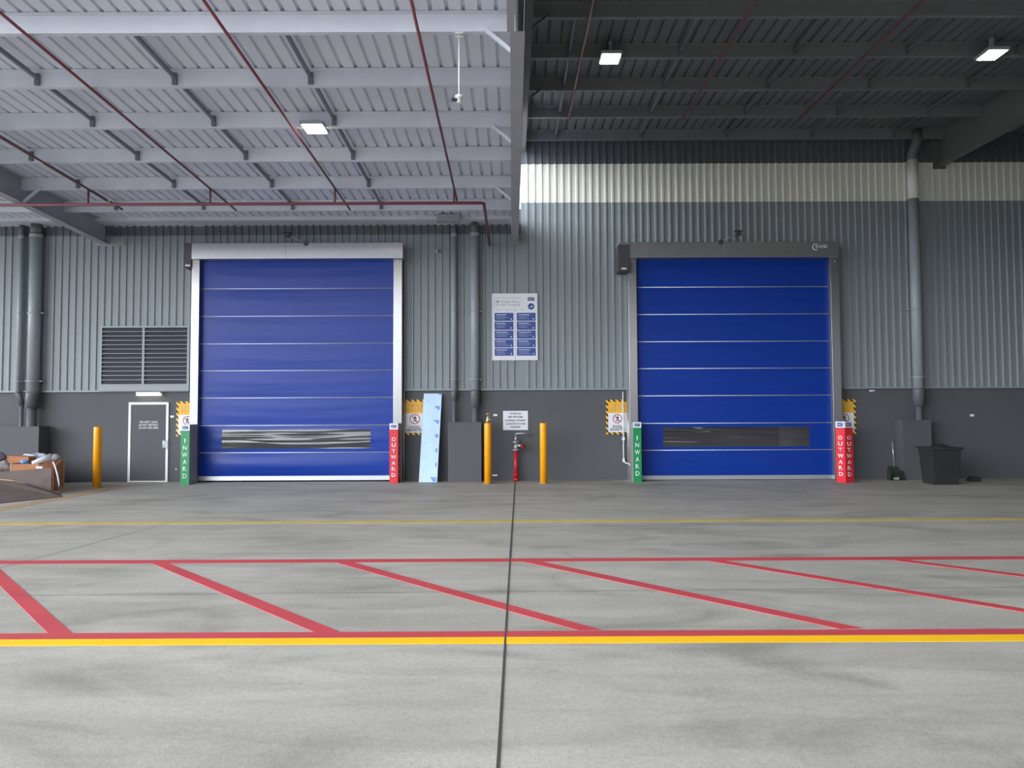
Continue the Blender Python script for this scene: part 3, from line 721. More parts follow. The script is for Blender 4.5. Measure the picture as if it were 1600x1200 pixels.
# ------------------------------------------------------------------ INWARD / OUTWARD guard posts
def logo(parent, origin, u, nrm, w):
    root = parent
    b = MB()
    z = Vector((0, 0, 1)); h = w * 0.52
    q = [origin + u * (a * w / 2) + z * (c * h / 2) for a, c in ((-1, -.7), (-.9, -1), (.9, -1), (1, -.7), (1, .7), (.9, 1), (-.9, 1), (-1, .7))]
    f_ = [b.bm.verts.new(p + nrm * 0.0015) for p in q]; g_ = [b.bm.verts.new(p) for p in q]
    b.bm.faces.new(f_); 
    for i in range(8): b.bm.faces.new([f_[i], g_[i], g_[(i + 1) % 8], f_[(i + 1) % 8]])
    lg = b.build('logo', m_logo, root)
    lettering('PACT', 0, 0, 0, w * 0.78, h * 0.55, m_signw, lg, u=u, nrm=nrm, origin=origin + nrm * 0.0015, bold=0.01, ext=0.001)
def guard_post(px0, px1, pyb, pyt, word, m_face, m_side, label, depth=0.20, ang=0.0, side_text=None, wid=None):
    a = fl(px0, pyb); c = fl(px1, pyb)
    zt = at((px0 + px1) / 2, pyt, a.y).z
    w = wid or (c.x - a.x)
    rt = thing('door_guard_post', ((a.x + c.x) / 2, a.y + depth / 2, 0), label, 'guard post', 'marked guard posts of the doors')
    ctr = Vector((a.x, a.y, 0))
    mt = Matrix.Rotation(ang, 3, 'Z')
    T = lambda x, y, z: ctr + mt @ Vector((x, y, z))
    b = MB()
    v = [b.bm.verts.new(T(x, y, z)) for z in (0, zt) for x, y in ((0, 0), (w, 0), (w, depth), (0, depth))]
    for ix in ((0, 3, 2, 1), (4, 5, 6, 7), (0, 1, 5, 4), (1, 2, 6, 5), (2, 3, 7, 6), (3, 0, 4, 7)): b.bm.faces.new([v[i] for i in ix])
    b.build('post', m_gsteel, rt)
    zl_ = zt - w * 0.68 if not side_text else zt - 0.15
    def face(O, u, nrm, wd, mf, txt):
        def plate(z0, z1, m, nm):
            b = MB()
            q = [O + u * s + Vector((0, 0, z)) for s, z in ((0.0, z0), (wd, z0), (wd, z1), (0.0, z1))]
            f_ = [b.bm.verts.new(p + nrm * 0.004) for p in q]; g_ = [b.bm.verts.new(p) for p in q]
            b.bm.faces.new(f_)
            for i in range(4): b.bm.faces.new([f_[i], g_[i], g_[(i + 1) % 4], f_[(i + 1) % 4]])
            return b.build(nm, m, rt)
        plate(0.0, zl_, mf, 'colour_panel'); plate(zl_, zt, m_signw, 'white_cap_panel')
        mid = O + u * (wd / 2) + nrm * 0.004
        n_ = len(word); zt_, zb_ = zl_ - 0.17, 0.13
        if txt:
            hh = (zt_ - zb_) / n_
            for i, ch in enumerate(word):
                ww = wd * (0.14 if ch == 'I' else 0.62 if ch == 'W' else 0.46)
                lettering(ch, 0, 0, 0, ww, hh * 0.66, txt, rt, name='letter', u=u, nrm=nrm, origin=mid + Vector((0, 0, zt_ - (i + 0.5) * hh)), bold=0.02, ext=0.002)
        logo(rt, mid + Vector((0, 0, (zl_ + zt) / 2)), u, nrm, wd * 0.66)
    face(T(0, 0, 0), mt @ Vector((1, 0, 0)), mt @ Vector((0, -1, 0)), w, m_face, m_white)
    if side_text == 'R': face(T(w, 0, 0), mt @ Vector((0, 1, 0)), mt @ Vector((1, 0, 0)), depth, m_side, m_white)
    if side_text == 'r': face(T(w, 0, 0), mt @ Vector((0, 1, 0)), mt @ Vector((1, 0, 0)), depth, m_side, m_fadew)
    return rt
m_fadew = mat('grimy_white', (196, 176, 182), 0.6)
guard_post(281.5, 295, 757.5, 663.5, 'INWARD', m_green, m_gsteel, 'green INWARD post at the left door', depth=0.42)
guard_post(608.5, 621.5, 755, 661.5, 'OUTWARD', m_guardred, m_guardred2, 'red OUTWARD post at the left door', depth=0.34, side_text='r')
guard_post(990, 1003, 753.5, 659.5, 'INWARD', m_green, m_gsteel, 'green INWARD post at the right door', depth=0.3)
guard_post(1307.5, 1319, 753, 658.5, 'OUTWARD', m_guardred, m_guardred, 'two-sided red OUTWARD post at the right door', depth=0.27, wid=0.27, ang=-math.radians(67), side_text='R')

# ------------------------------------------------------------------ bollards
def bollard(px, pyb, pyt, lab):
    p = fl(px, pyb); r = 0.088; zt = at(px, pyt, p.y).z; y = p.y + r
    rt = thing('bollard', (p.x, y, 0), lab, 'bollard', 'yellow steel bollards')
    b = MB(); b.tube([(p.x, y, 0), (p.x, y, zt - 0.03), (p.x, y, zt - 0.008), (p.x, y, zt)], [r, r, r * 0.96, r * 0.85], 24); b.build('post', m_yel, rt)
    b = MB(); b.tube([(p.x, y, 0), (p.x, y, 0.012)], 0.125, 20); b.build('base_plate', m_gsteel, rt)
bollard(147.8, 763, 667, 'yellow bollard between the rubbish and the exit door')
bollard(762.3, 756.5, 661, 'yellow bollard left of the red hydrant')
bollard(849.8, 756.2, 661, 'yellow bollard right of the red hydrant')

# ------------------------------------------------------------------ hydrant, hydrant sign, brass valve
hx = LX(806.3, 745, 18.1); hy = 18.1
rt = thing('fire_hydrant', (hx, hy, 0), 'red hydrant standpipe with silver valve under the white sign', 'hydrant')
zt = lambda py: at(806, py, hy).z
b = MB(); b.tube([(hx, hy, 0), (hx, hy, zt(703))], 0.055, 16); b.build('standpipe', m_hyd, rt)
b = MB(); b.tube([(hx, hy, 0), (hx, hy, 0.09)], 0.075, 16); b.tube([(hx, hy, zt(743)), (hx, hy, zt(740))], 0.085, 16); b.build('base_flange', m_hyd, rt)
b = MB(); b.tube([(hx, hy, zt(704)), (hx, hy, zt(702)), (hx, hy, zt(701.9)), (hx, hy, zt(692)), (hx, hy, zt(691.9)), (hx, hy, zt(689.5))], [0.085, 0.085, 0.05, 0.05, 0.085, 0.085], 16); va = b.build('valve_body', m_silver, rt)
b = MB(); b.tube([(hx, hy, zt(690)), (hx, hy, zt(684)), (hx, hy, zt(681))], [0.035, 0.03, 0.012], 12); b.tube([(hx, hy, zt(681)), (hx, hy, zt(677))], 0.012, 8); b.build('valve_stem', m_silver, va)
b = MB(); zo = zt(696); b.tube([(hx, hy, zo), (hx + 0.10, hy - 0.05, zo), (hx + 0.13, hy - 0.06, zo)], [0.03, 0.035, 0.05], 12); b.build('outlet', m_silver, va)
b = MB(); b.tube([(hx + 0.17, hy - 0.10, zt(698)), (hx + 0.20, hy - 0.115, zt(698))], 0.062, 16); b.tube([(hx + 0.12, hy - 0.06, zt(697)), (hx + 0.19, hy - 0.11, zt(698))], 0.022, 10); b.build('red_cap', m_hyd, va)
b = MB(); b.tube([(hx, hy, zt(677.5)), (hx + 0.38, hy, zt(677))], 0.016, 8); b.build('valve_lever', m_silver, va)
x0, x1 = LX(786, 656, D), LX(825, 656, D); z1, z0 = zz(642, D), zz(672, D)
rt = thing('hydrant_sign', (x0, D, z0), 'white hydrant instruction sign on the lower wall', 'sign')
b = MB(); b.box(x0, x1, D, DY, z0, z1); b.build('board', m_signw, rt)
ws = (9, 13, 16, 16, 8); tx = ('ATTENTION', 'FIRE FIGHTERS', 'EXTERNAL HYDRANT', '2 LENGTHS OF HOSE', 'REQUIRED')
pxw = (18, 23, 32.5, 31, 15.5)
for i, t_ in enumerate(tx):
    lettering(t_, (x0 + x1) / 2, z1 - (z1 - z0) * (0.145 + 0.175 * i), D, pxw[i] * D / F_PX, (z1 - z0) * 0.10, m_black, rt, bold=0.022)
p = at(762.5, 653, 17.75)
rt = thing('brass_valve', (p.x, 17.75, p.z), 'brass hose valve standing up behind the bollard left of hydrant', 'valve')
b = MB(); zq = lambda py: at(762, py, 17.75).z
b.tube([(p.x - 0.01, 17.75, 0), (p.x - 0.01, 17.75, zq(662))], 0.04, 12); b.build('riser_pipe', m_hyd, rt)
b = MB(); b.tube([(p.x - 0.01, 17.75, zq(663)), (p.x - 0.01, 17.75, zq(656)), (p.x, 17.75, zq(652)), (p.x + 0.005, 17.75, zq(648.5))], [0.045, 0.04, 0.028, 0.022], 12); b.tube([(p.x, 17.75, zq(656)), (p.x + 0.06, 17.73, zq(655))], 0.025, 10); b.build('valve_body', m_brass, rt)
b = MB(); b.tube([(p.x + 0.005, 17.75, zq(647.6)), (p.x + 0.005, 17.75, zq(645.8))], 0.052, 14); b.build('handwheel', m_brass, rt)

# small tags, switches and sensors on the wall
def wall_tag(px, py, w, h, lab, nm, cat, dep=0.02):
    x, z = LX(px, py, DY), zz(py, DY, px)
    b = MB(); b.box(x - w / 2, x + w / 2, DY - dep, DY, z - h / 2, z + h / 2); tag(b.build(nm, m_white, bevel=0.004), lab, cat)
wall_tag(774, 648.5, 0.10, 0.055, 'small white wall tag right of the brass valve', 'wall_tag', 'tag')
wall_tag(773.5, 742.5, 0.13, 0.045, 'white tag low on wall right of bollard foot', 'wall_tag', 'tag', 0.05)
wall_tag(1518.5, 649, 0.10, 0.06, 'small white tag on dark wall above the black bin', 'wall_tag', 'tag')
wall_tag(269.5, 651, 0.095, 0.055, 'white switch between the exit door and striped sign', 'wall_switch', 'switch')
wall_tag(275.5, 733, 0.035, 0.035, 'tiny white fitting low beside the green post', 'wall_fitting', 'fitting')
x, z = LX(1362, 608, D), zz(609.5, D, 1362)
b = MB(); b.box(x - 0.055, x + 0.055, D - 0.06, DY, z - 0.035, z); tag(b.build('wall_sensor', m_white, bevel=0.005), 'small white sensor under flashing right of the right door', 'sensor')
p = at(686, 392, D - 0.1)
rt = thing('wall_camera', (p.x, D - 0.03, p.z), 'small grey wall camera between left door and downpipes', 'camera')
b = MB(); b.box(p.x - 0.03, p.x + 0.03, D - 0.06, D - 0.001, p.z - 0.03, p.z + 0.03); b.build('bracket', m_pipe, rt)
b = MB(); b.tube([(p.x, D - 0.06, p.z), (p.x - 0.06, D - 0.2, p.z - 0.03)], 0.035, 10); b.build('camera_body', m_pipe, rt)

# notice board
nd = D - 0.055
x0, x1 = LX(769, 510, nd), LX(840, 510, nd); z1, z0 = zz(458.5, nd), zz(563, nd)
rt = thing('notice_board', (x0, nd, z0), 'white and blue safety rules notice board on cladding between the doors', 'sign')
b = MB(); b.box(x0, x1, nd, D - 0.03, z0, z1); b.build('board', m_signw, rt)
NX_ = lambda px: LX(px, 510, nd)
NZ_ = lambda py: zz(py, nd)
b = MB(); xg = NX_(804.8); b.box(xg - 0.004, xg + 0.004, nd - 0.001, nd + 0.001, z0, NZ_(489)); b.build('board_seam', m_grline, rt)
def rct(pa, pb, ya, yb, m, nm, y=0.002):
    b = MB(); b.box(NX_(pa), NX_(pb), nd - y, nd + 0.0004, NZ_(yb), NZ_(ya)); return b.build(nm, m, rt)
rows = (488.5, 502.0, 516.0, 530.0, 543.5, 556.5)
for i in range(5):
    for j, (pa, pb) in enumerate(((772.8, 802.3), (807.5, 837))):
        o = rct(pa, pb, rows[i] + 0.4, rows[i + 1] - 0.7, m_panel, 'rule_panel')
        b = MB(); ya = rows[i] + 2.6
        b.box(NX_(pa + 2.5), NX_(pa + 2.5 + random.uniform(14, 20)), nd - 0.003, nd - 0.0021, NZ_(ya + 1.1), NZ_(ya))
        for k in range(3):
            yk = ya + 2.6 + k * 2.1
            b.box(NX_(pa + 3), NX_(pa + 3 + random.uniform(12, 22)), nd - 0.0027, nd - 0.0021, NZ_(yk + 0.35), NZ_(yk))
        b.box(NX_(pb - 4.5), NX_(pb - 2.6), nd - 0.0027, nd - 0.0021, NZ_(rows[i + 1] - 2.5), NZ_(rows[i + 1] - 4.6))
        b.build('rule_text_lines', m_clearf, o)
lettering('10', NX_(777.7), NZ_(471.2), nd, 0.078, 0.062, m_black, rt, bold=0.02)
lettering('Golden Rules', NX_(796.5), NZ_(471.2), nd, 0.44, 0.062, m_grline, rt)
lettering('for Safe Transport', NX_(793.5), NZ_(476.6), nd, 0.60, 0.07, m_grline, rt)
b = MB(); b.box(NX_(772.3), NX_(772.8), nd - 0.0015, nd, NZ_(486), NZ_(465)); b.box(NX_(772.8), NX_(814), nd - 0.0015, nd, NZ_(465.5), NZ_(465)); b.box(NX_(812), NX_(812.5), nd - 0.0015, nd, NZ_(479), NZ_(470)); b.box(NX_(790), NX_(802), nd - 0.0015, nd, NZ_(484.6), NZ_(484.2)); b.build('outline', m_grline, rt)
b = MB()
for px, rr_ in ((777.5, 0.024), (783.5, 0.024), (805.5, 0.032), (816.5, 0.03)):
    cx, cz = NX_(px), NZ_(484)
    for i in range(16):
        a0, a1 = 2 * PI * i / 16, 2 * PI * (i + 1) / 16
        b.prism([(cx + q * math.cos(a), cz + q * math.sin(a)) for q, a in ((rr_ * 0.8, a0), (rr_, a0), (rr_, a1), (rr_ * 0.8, a1))], nd - 0.0015, nd)
b.build('route_circles', m_grline, rt)
cx, cz = NX_(830), NZ_(479)
b = MB(); b.prism([(cx + 0.082 * math.cos(2 * PI * i / 28), cz + 0.082 * math.sin(2 * PI * i / 28)) for i in range(28)], nd - 0.002, nd); bd = b.build('badge', m_logo, rt)
b = MB(); b.prism([(cx - .045, cz - .02), (cx - .01, cz - .02), (cx - .028, cz + .012)], nd - 0.003, nd - 0.0019); b.prism([(cx - .012, cz - .02), (cx + .05, cz - .02), (cx + .018, cz + .035)], nd - 0.003, nd - 0.0019); b.build('badge_mark', m_signw, bd)
logo(rt, Vector((NX_(830), nd, NZ_(467.3))), Vector((1, 0, 0)), Vector((0, -1, 0)), 0.17)

# ------------------------------------------------------------------ leaning panel with blue film
pb0 = fl(654.5, 753.5); pb1 = fl(683, 753.5); ptl = at(662.5, 615, D - 0.052); ptr = at(690.5, 615, D - 0.052)
nrm = (pb1 - pb0).cross(ptl - pb0).normalized()
if nrm.y > 0: nrm = -nrm
rt = thing('leaning_panel', ((pb0.x + pb1.x) / 2, pb0.y, 0), 'tall pale blue film covered panel leaning on the wall', 'panel')
def slab3(pts, t0, t1, nm, m, par):
    b = MB(); a = [b.bm.verts.new(p + nrm * t1) for p in pts]; c_ = [b.bm.verts.new(p + nrm * t0) for p in pts]
    b.bm.faces.new(a); b.bm.faces.new(c_[::-1])
    for i in range(len(pts)): b.bm.faces.new([a[i], c_[i], c_[(i + 1) % len(pts)], a[(i + 1) % len(pts)]])
    return b.build(nm, m, par)
slab3([pb0, pb1, ptr, ptl], 0.0, 0.012, 'board', m_gsteel, rt)
fm = slab3([pb0, pb1, ptr, ptl], 0.012, 0.0135, 'protective_film', m_film, rt)
def uv(u, v): return (pb0.lerp(pb1, u)).lerp(ptl.lerp(ptr, u), v)
for k in range(7):
    v0 = 0.025 + k * 0.160
    pts = [uv(0.95, v0 + 0.030), uv(0.60, v0 + 0.030), uv(0.90, v0 - 0.018)] if k < 6 else [uv(0.98, v0 + 0.012), uv(0.8, v0 + 0.012), uv(0.96, v0 - 0.01)]
    if k == 0: pts = [uv(0.95, 0.055), uv(0.60, 0.055), uv(0.78, 0.006), uv(0.95, 0.006)]
    slab3(pts, 0.0135, 0.0145, 'printed_triangle', m_filmmark, fm)
    if k < 6:
        pc = uv(0.83, v0 + 0.012); d_ = Vector((0.022, 0, 0)); e_ = Vector((0, 0, 0.022))
        slab3([uv(0.83, v0 + 0.018), uv(0.885, v0 + 0.018), uv(0.875, v0 + 0.008)] , 0.0145, 0.015, 'printed_triangle', m_film, fm)
        vt = v0 + 0.085
        slab3([uv(0.16, vt + 0.010), uv(0.22, vt), uv(0.34, vt + 0.016), uv(0.23, vt + 0.007)], 0.0135, 0.0145, 'printed_tick', m_filmmark, fm)

# ------------------------------------------------------------------ steel posts and conduit beside the doors
x = LX(982.5, 690, 18.2)
rt = thing('steel_post', (x, 18.2, 0), 'galvanised steel post left of the right door frame', 'post')
b = MB(); b.tube([(x, 18.2, 0.01), (x, 18.2, Z_DADO - 0.02)], 0.045, 14); b.build('tube', m_galv, rt)
b = MB(); b.box(x - 0.13, x + 0.09, 18.10, 18.29, 0, 0.012); b.build('base_plate', m_galv, rt)
x = LX(631, 690, 18.22)
tag(MB().tube([(x, 18.22, 0), (x, 18.22, Z_DADO - 0.02)], 0.03, 12).build('steel_post', m_galv), 'slim galvanised post right of the left door frame', 'post')
x = LX(974.5, 690, 18.2)
rt = thing('white_conduit', (x, 18.24, 0.4), 'thin white conduit beside post at the right door', 'conduit')
zc = lambda py: at(975, py, 18.24).z
xg = LX(990, 730, 18.24)
b = MB(); b.tube([(x, 18.24, zc(612)), (x, 18.24, zc(717)), (x + 0.03, 18.14, zc(723)), (x + 0.10, 18.08, zc(723.5)), (x + 0.16, 18.06, zc(729)), (x + 0.24, 18.06, zc(730))], 0.014, 8); b.build('conduit_pipe', m_white, rt)
b = MB(); b.box(x - 0.03, x + 0.03, 18.2, 18.29, zc(688), zc(683)); b.build('junction_box', m_white, rt)
b = MB(); b.box(x - 0.022, x + 0.022, 18.2, 18.29, zc(722), zc(716)); b.build('elbow', m_white, rt)

# ------------------------------------------------------------------ right: dustpan, bin, chock
p = fl(1402, 750.5)
rt = thing('lobby_dustpan', (p.x, p.y, 0), 'dark green upright dustpan with long handle by the dark wall', 'dustpan')
a = at(1394, 690, p.y + 0.05); c_ = at(1397.5, 729, p.y + 0.05)
b = MB(); b.tube([a, c_], 0.014, 8); b.build('handle', m_silver, rt)
x0, x1 = p.x - 0.17, p.x + 0.19; y0 = p.y
zt = at(1400, 729, p.y).z
b = MB()
out_ = [(x0, 0.0), (x1, 0.0), (x1 - 0.10, zt), (x0 + 0.03, zt)]
b.prism(out_, y0 + 0.16, y0 + 0.18); b.box(x0, x1, y0 - 0.05, y0 + 0.16, 0, 0.012); b.prism([(x0, 0.012), (x0 + 0.015, 0.012), (x0 + 0.03, zt * .7), (x0 + 0.015, zt * .7)], y0, y0 + 0.16); b.prism([(x1 - 0.015, 0.012), (x1, 0.012), (x1 - 0.05, zt * .7), (x1 - 0.065, zt * .7)], y0, y0 + 0.16)
b.build('pan', m_pan, rt)
b = MB(); b.box(p.x - 0.05, p.x + 0.06, y0 + 0.02, y0 + 0.08, 0.0125, 0.07); b.build('brush_head', m_bag, rt)
pa, pb = fl(1459, 757.5), fl(1496, 757)
rt = thing('waste_bin', ((pa.x + pb.x) / 2, pa.y + 0.25, 0), 'black plastic waste bin standing by the dark wall', 'bin')
zt = at(1478, 699, pa.y).z; x0, x1, y0 = pa.x, pb.x, pa.y; dp = 0.45
b = MB()
ring = lambda e, z: [b.bm.verts.new(q) for q in ((x0 - e, y0 - e, z), (x1 + e, y0 - e, z), (x1 + e, y0 + dp + e, z), (x0 - e, y0 + dp + e, z))]
rs = [ring(0, 0), ring(0.055, zt - 0.05), ring(0.095, zt - 0.05), ring(0.095, zt), ring(0.045, zt), ring(-0.02, 0.04)]
b.bm.faces.new(rs[0][::-1]); b.bm.faces.new(rs[-1])
for q, s_ in zip(rs, rs[1:]):
    for i in range(4): b.bm.faces.new([q[i], q[(i + 1) % 4], s_[(i + 1) % 4], s_[i]])
b.build('tub', m_bin, rt, bevel=0.006)
b = MB()
cx_, cy_ = (x0 + x1) / 2, y0 + dp / 2
b.ball((cx_, cy_, zt - 0.05), 0.24, (1.05, 0.9, 0.42), 16)
for v in b.bm.verts: v.co += Vector((random.uniform(-.02, .02), random.uniform(-.02, .02), random.uniform(-.02, .03)))
b.build('bin_liner', m_bin, rt)
for sx in (x0 + 0.04, x1 - 0.04):
    b = MB(); b.box(sx - 0.012, sx + 0.012, y0 - 0.045, y0 - 0.02, 0.1, zt - 0.06, rot=(Vector((sx, y0, 0)), Matrix.Rotation(-0.05, 3, 'X'))); b.build('rib', m_bin, rt)
p = fl(1525, 752.3)
rt = thing('wheel_chock', (p.x, p.y, 0), 'small black wheel chock on floor right of the bin', 'chock')
b = MB(); b.prism([(p.x - 0.15, 0), (p.x + 0.15, 0), (p.x + 0.11, 0.11), (p.x - 0.05, 0.12)], p.y, p.y + 0.2); b.build('wedge', m_bin, rt, bevel=0.01)
b = MB(); b.box(p.x - 0.05, p.x + 0.05, p.y - 0.006, p.y + 0.001, 0.04, 0.06); b.build('grip', m_boxgrey, rt)

# ------------------------------------------------------------------ left: cardboard bin full of rubbish
cr = fl(98.5, 759.5)                                # far right foot of the bin
BX1, BY1 = cr.x, cr.y
BY0 = 15.6; BX0 = BX1 - 3.0
zt = at(98, 718, BY1).z
rt = thing('cardboard_bin', ((BX0 + BX1) / 2, (BY0 + BY1) / 2, 0), 'large open brown cardboard bin of rubbish at the left edge', 'bin')
b = MB(); b.box(BX0, BX1, BY1 - 0.025, BY1, 0, zt); b.build('back_panel', m_card, rt)
xf = at(80, 760, BY0).x
zf1 = at(75, 731, BY0).z; zf0 = at(0, 741, BY0).z
b = MB(); v = [b.bm.verts.new(q) for q in ((BX1 - 0.02, BY1 - 0.03, 0), (xf, BY0 + 0.03, 0), (xf, BY0 + 0.03, zf1), (BX1 - 0.02, BY1 - 0.03, zt))]
w_ = [b.bm.verts.new(q.co + Vector((0.022, 0.0, 0))) for q in v]
b.bm.faces.new(v); b.bm.faces.new(w_[::-1])
for i in range(4): b.bm.faces.new([v[i], w_[i], w_[(i + 1) % 4], v[(i + 1) % 4]])
b.build('side_panel', m_card, rt)
sl = (zf1 - zf0) / (at(75, 731, BY0).x - at(0, 741, BY0).x)
zB = zf1 + sl * (BX0 - xf)
b = MB(); b.prism([(BX0, 0), (xf, 0), (xf, zf1), (BX0, max(zB, 0.3))], BY0, BY0 + 0.025); b.build('front_panel', m_card2, rt)
def plan_prism(pts, z0, z1):
    b = MB(); a = [b.bm.verts.new((x, y, z0)) for x, y in pts]; c_ = [b.bm.verts.new((x, y, z1)) for x, y in pts]
    b.bm.faces.new(a[::-1]); b.bm.faces.new(c_)
    for i in range(len(pts)): b.bm.faces.new([a[i], a[(i + 1) % len(pts)], c_[(i + 1) % len(pts)], c_[i]])
    return b
plan_prism([(BX0, BY0 + 0.03), (xf - 0.02, BY0 + 0.03), (BX1 - 0.05, BY1 - 0.03), (BX0, BY1 - 0.03)], 0.0, 0.03).build('base_panel', m_card, rt)
b = MB(); b.box(BX1 - 0.012, BX1 + 0.025, BY1 - 0.05, BY1 + 0.005, 0, zt + 0.01); b.build('corner_strip', m_cardedge, rt)
# flap folded out on the floor side
A_ = at(-70, 744, BY0 - 0.03); A2 = at(20, 752, BY0 - 0.03); B_ = fl(93, 771); C_ = fl(97, 777); D_ = fl(-90, 796)
rt2 = thing('cardboard_sheet', ((A_.x + B_.x) / 2, (A_.y + D_.y) / 2, 0), 'brown cardboard sheet leaning in front of the rubbish bin', 'cardboard')
b = MB(); b.bm.faces.new([b.bm.verts.new(q) for q in (D_, C_, B_, A2, A_)])
rg = bmesh.ops.extrude_face_region(b.bm, geom=b.bm.faces[:]); bmesh.ops.translate(b.bm, verts=[q for q in rg['geom'] if isinstance(q, bmesh.types.BMVert)], vec=(0, 0.0, 0.012))
b.build('sheet', m_card2, rt2)
b = MB(); b.bar(A_ + Vector((0, 0, .012)), A2 + Vector((0, 0, .012)), 0.03, 0.03); b.bar(A2 + Vector((0, 0, .012)), B_ + Vector((0, 0, .02)), 0.03, 0.03); b.build('torn_edge', m_cardedge, rt2)
# rubbish on top
def blob(nm, px, py, d, r, sc, m, lab, cat, seed, jit=0.12, parent=None):
    random.seed(seed); p = at(px, py, d); b = MB(); b.ball(p, r, sc, 18)
    for v in b.bm.verts:
        k = v.co - p; n_ = math.sin(k.x * 31 + seed) * math.sin(k.z * 37 + seed * 2) + math.sin(k.y * 29 + k.x * 17)
        v.co = p + k * (1 + jit * n_) + Vector((random.uniform(-1, 1), random.uniform(-1, 1), random.uniform(-1, 1))) * r * 0.04
    o = b.build(nm, m); return tag(o, lab, cat)
# hidden fill that the rubbish lies on
zfill = 0.36
b = plan_prism([(BX0 + 0.03, BY0 + 0.05), (xf - 0.06, BY0 + 0.05), (BX1 - 0.09, BY1 - 0.06), (BX0 + 0.03, BY1 - 0.06)], 0.031, zfill); tag(b.build('packed_cardboard', m_card), 'packed brown cardboard filling the rubbish bin', 'cardboard')
blob('grey_sack', 2, 731, 15.95, 0.26, (1.0, 0.8, 0.55), m_bag, 'crumpled grey sack in the rubbish bin at the picture edge', 'sack', 3)
blob('printed_bag', -4, 716, 16.5, 0.24, (1.0, 0.7, 0.5), mat('black_white_print', (90, 92, 104), 0.4, var=0.8, scale=14), 'dark printed plastic bag at the back of the rubbish', 'bag', 5)
blob('plastic_film', 56, 716, 16.9, 0.28, (1.25, 0.7, 0.42), m_clearf, 'crumpled pale plastic film on the rubbish', 'plastic film', 8, 0.16)
p = at(33, 717, 16.6)
rt = thing('cardboard_carton', (p.x, p.y, p.z - 0.1), 'brown carton lying on top of the rubbish', 'carton')
b = MB(); b.box(p.x - 0.27, p.x + 0.27, p.y - 0.15, p.y + 0.2, zfill, p.z + 0.07, rot=(p, Matrix.Rotation(0.06, 3, 'Y'))); b.build('carton_body', m_card, rt)
b = MB(); b.box(p.x - 0.27, p.x + 0.25, p.y - 0.16, p.y - 0.152, p.z + 0.0, p.z + 0.01, rot=(p, Matrix.Rotation(0.06, 3, 'Y'))); b.build('tape', m_cardedge, rt)
p = at(37, 731, 15.75)
rt = thing('open_carton', (p.x, p.y, p.z), 'open brown box with pale edge behind the bin front', 'carton')
b = MB(); b.box(p.x - 0.28, p.x + 0.33, p.y, p.y + 0.02, 0.361, p.z + 0.085); b.box(p.x - 0.28, p.x - 0.26, p.y + 0.02, p.y + 0.3, 0.361, p.z + 0.1); b.build('carton_panel', m_card, rt)
b = MB(); b.box(p.x - 0.295, p.x - 0.27, p.y - 0.006, p.y + 0.03, 0.361, p.z + 0.10); b.build('carton_edge', m_cardedge, rt)
b = MB(); b.box(p.x + 0.28, p.x + 0.42, p.y - 0.012, p.y, p.z - 0.015, p.z + 0.03); b.build('label_sticker', m_signw, rt)
a, c_ = at(32, 722.5, 15.95), at(48, 721, 16.05)
rt = thing('blue_bottle', (a.x, a.y, a.z), 'light blue plastic bottle lying on the rubbish', 'bottle')
t_ = (c_ - a)
b = MB(); b.tube([a, a + t_ * 0.65, a + t_ * 0.8], [0.045, 0.045, 0.02], 12); b.build('bottle_body', m_bluep, rt)
b = MB(); b.tube([a + t_ * 0.8, c_], 0.022, 10); b.build('bottle_cap', m_logo, rt)
a, c_ = at(51, 724, 15.9), at(80, 714.5, 16.2)
rt = thing('plastic_roll', (a.x, a.y, a.z), 'white plastic wrap roll slanting across the rubbish', 'roll')
b = MB(); b.tube([a, a.lerp(c_, .5), c_], [0.05, 0.065, 0.10], 14); b.build('roll_body', m_signw, rt)
b = MB(); b.ball(c_ + Vector((0.07, 0.02, -0.01)), 0.12, (1.0, 0.8, 0.75)); b.build('loose_end', m_bag, rt)
pts = [at(83, 722, BY0 + 0.3), at(86, 728, BY0 - 0.05), at(90, 742, BY0 - 0.1), at(92.5, 756, BY0 - 0.12), fl(91.5, 765.5, 0.012)]
tag(MB().tube(pts, 0.016, 8).build('packing_strap', m_signw), 'white packing strap hanging over the bin corner', 'strap')

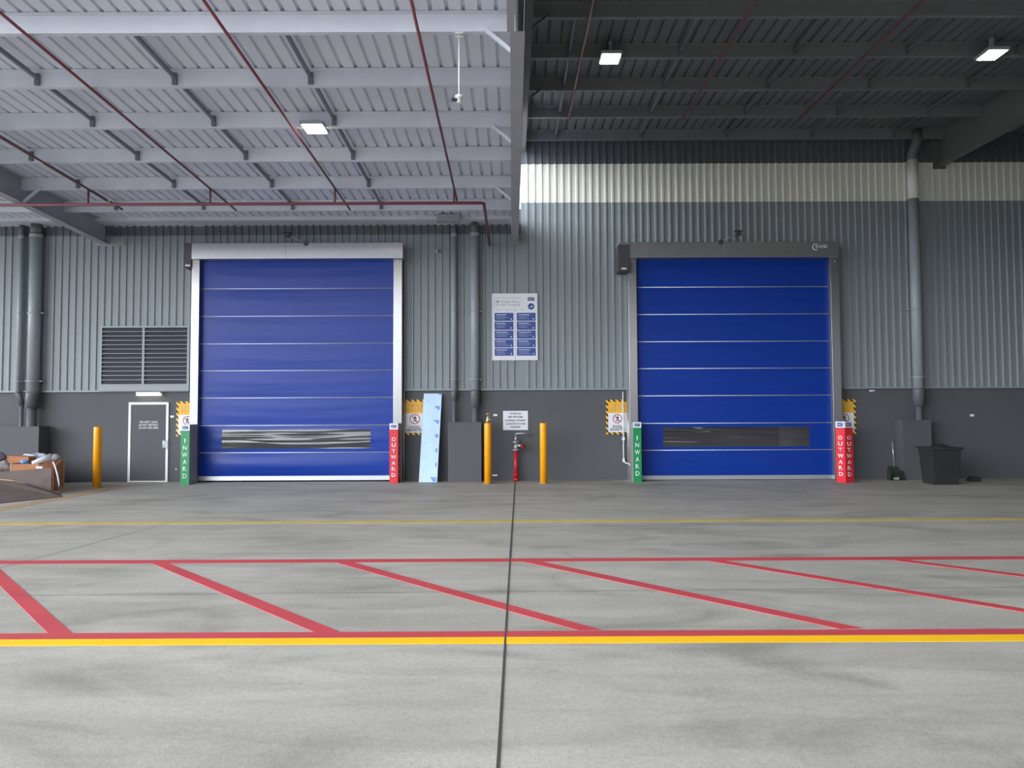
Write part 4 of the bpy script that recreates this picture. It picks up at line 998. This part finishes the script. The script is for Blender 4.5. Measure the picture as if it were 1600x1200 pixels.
# ------------------------------------------------------------------ unseen walls added to block sky light and darken the right side
b = MB(); b.box(14.3, 14.55, -14.0, D, 0, H + 7.2); struct(b.build('wall_right_blocker', m_dado))
b = MB(); ya_, yb_ = -14.0, 15.6
v = [b.bm.verts.new(q) for q in [(xx, yy, zz_) for xx in (0.185, 0.205) for yy, zz_ in ((ya_, zl(6.6, PUR)), (yb_, zl(yb_, PUR)), (yb_, zr(yb_, PUR)), (ya_, zr(ya_, PUR)))]]
for ix in ((0, 1, 2, 3), (7, 6, 5, 4), (0, 4, 5, 1), (1, 5, 6, 2), (2, 6, 7, 3), (3, 7, 4, 0)): b.bm.faces.new([v[i] for i in ix])
struct(b.build('wall_middle_blocker', m_band_d), 'added upright grey sheeting that blocks light between the two roofs')
FX0 = -5.0
b = MB(); b.box(FX0, 14.3, -14.3, -14.05, 0, 4.3); b.box(FX0, 14.3, -14.3, -14.05, 6.9, H + 7.2); b.box(FX0, 3.5, -14.3, -14.05, 4.3, 6.9)  # added opposite wall; its opening feeds reflections in the right door jambs
struct(b.build('wall_front_blocker', m_dado))

# ------------------------------------------------------------------ light
w = bpy.data.worlds.new('sky'); scene.world = w; w.use_nodes = True
nt = w.node_tree; n = nt.nodes; l = nt.links
bg = n['Background']
tc = n.new('ShaderNodeTexCoord'); sp = n.new('ShaderNodeSeparateXYZ'); l.new(tc.outputs['Generated'], sp.inputs[0])
mr = n.new('ShaderNodeMapRange'); mr.inputs['From Min'].default_value = -0.75; mr.inputs['From Max'].default_value = 0.55; mr.inputs['To Min'].default_value = 1.0; mr.inputs['To Max'].default_value = 0.0
l.new(sp.outputs['X'], mr.inputs['Value'])
rp = n.new('ShaderNodeValToRGB'); rp.color_ramp.elements[0].color = (0.7, 0.7, 0.7, 1); rp.color_ramp.elements[1].color = (6.6, 6.85, 7.2, 1)
e_ = rp.color_ramp.elements.new(0.45); e_.color = (1.55, 1.58, 1.62, 1)
l.new(mr.outputs[0], rp.inputs[0]); m2_ = n.new('ShaderNodeValToRGB'); l.new(sp.outputs['Z'], m2_.inputs[0])
for k_, (p_, v_) in enumerate(((0.0, 0.35), (0.06, 1.0), (0.35, 0.95), (0.75, 0.22))):
    e_ = m2_.color_ramp.elements[k_] if k_ < 2 else m2_.color_ramp.elements.new(p_)
    e_.position = p_; e_.color = (v_, v_, v_, 1)
mm = n.new('ShaderNodeVectorMath'); mm.operation = 'SCALE'; l.new(rp.outputs[0], mm.inputs[0]); l.new(m2_.outputs[0], mm.inputs['Scale'])
l.new(mm.outputs[0], bg.inputs['Color']); bg.inputs['Strength'].default_value = 1.0

scene.view_settings.view_transform = 'Standard'; scene.view_settings.look = 'None'
scene.view_settings.gamma = 1.0; scene.view_settings.use_curve_mapping = False
scene.view_settings.exposure = 0.70
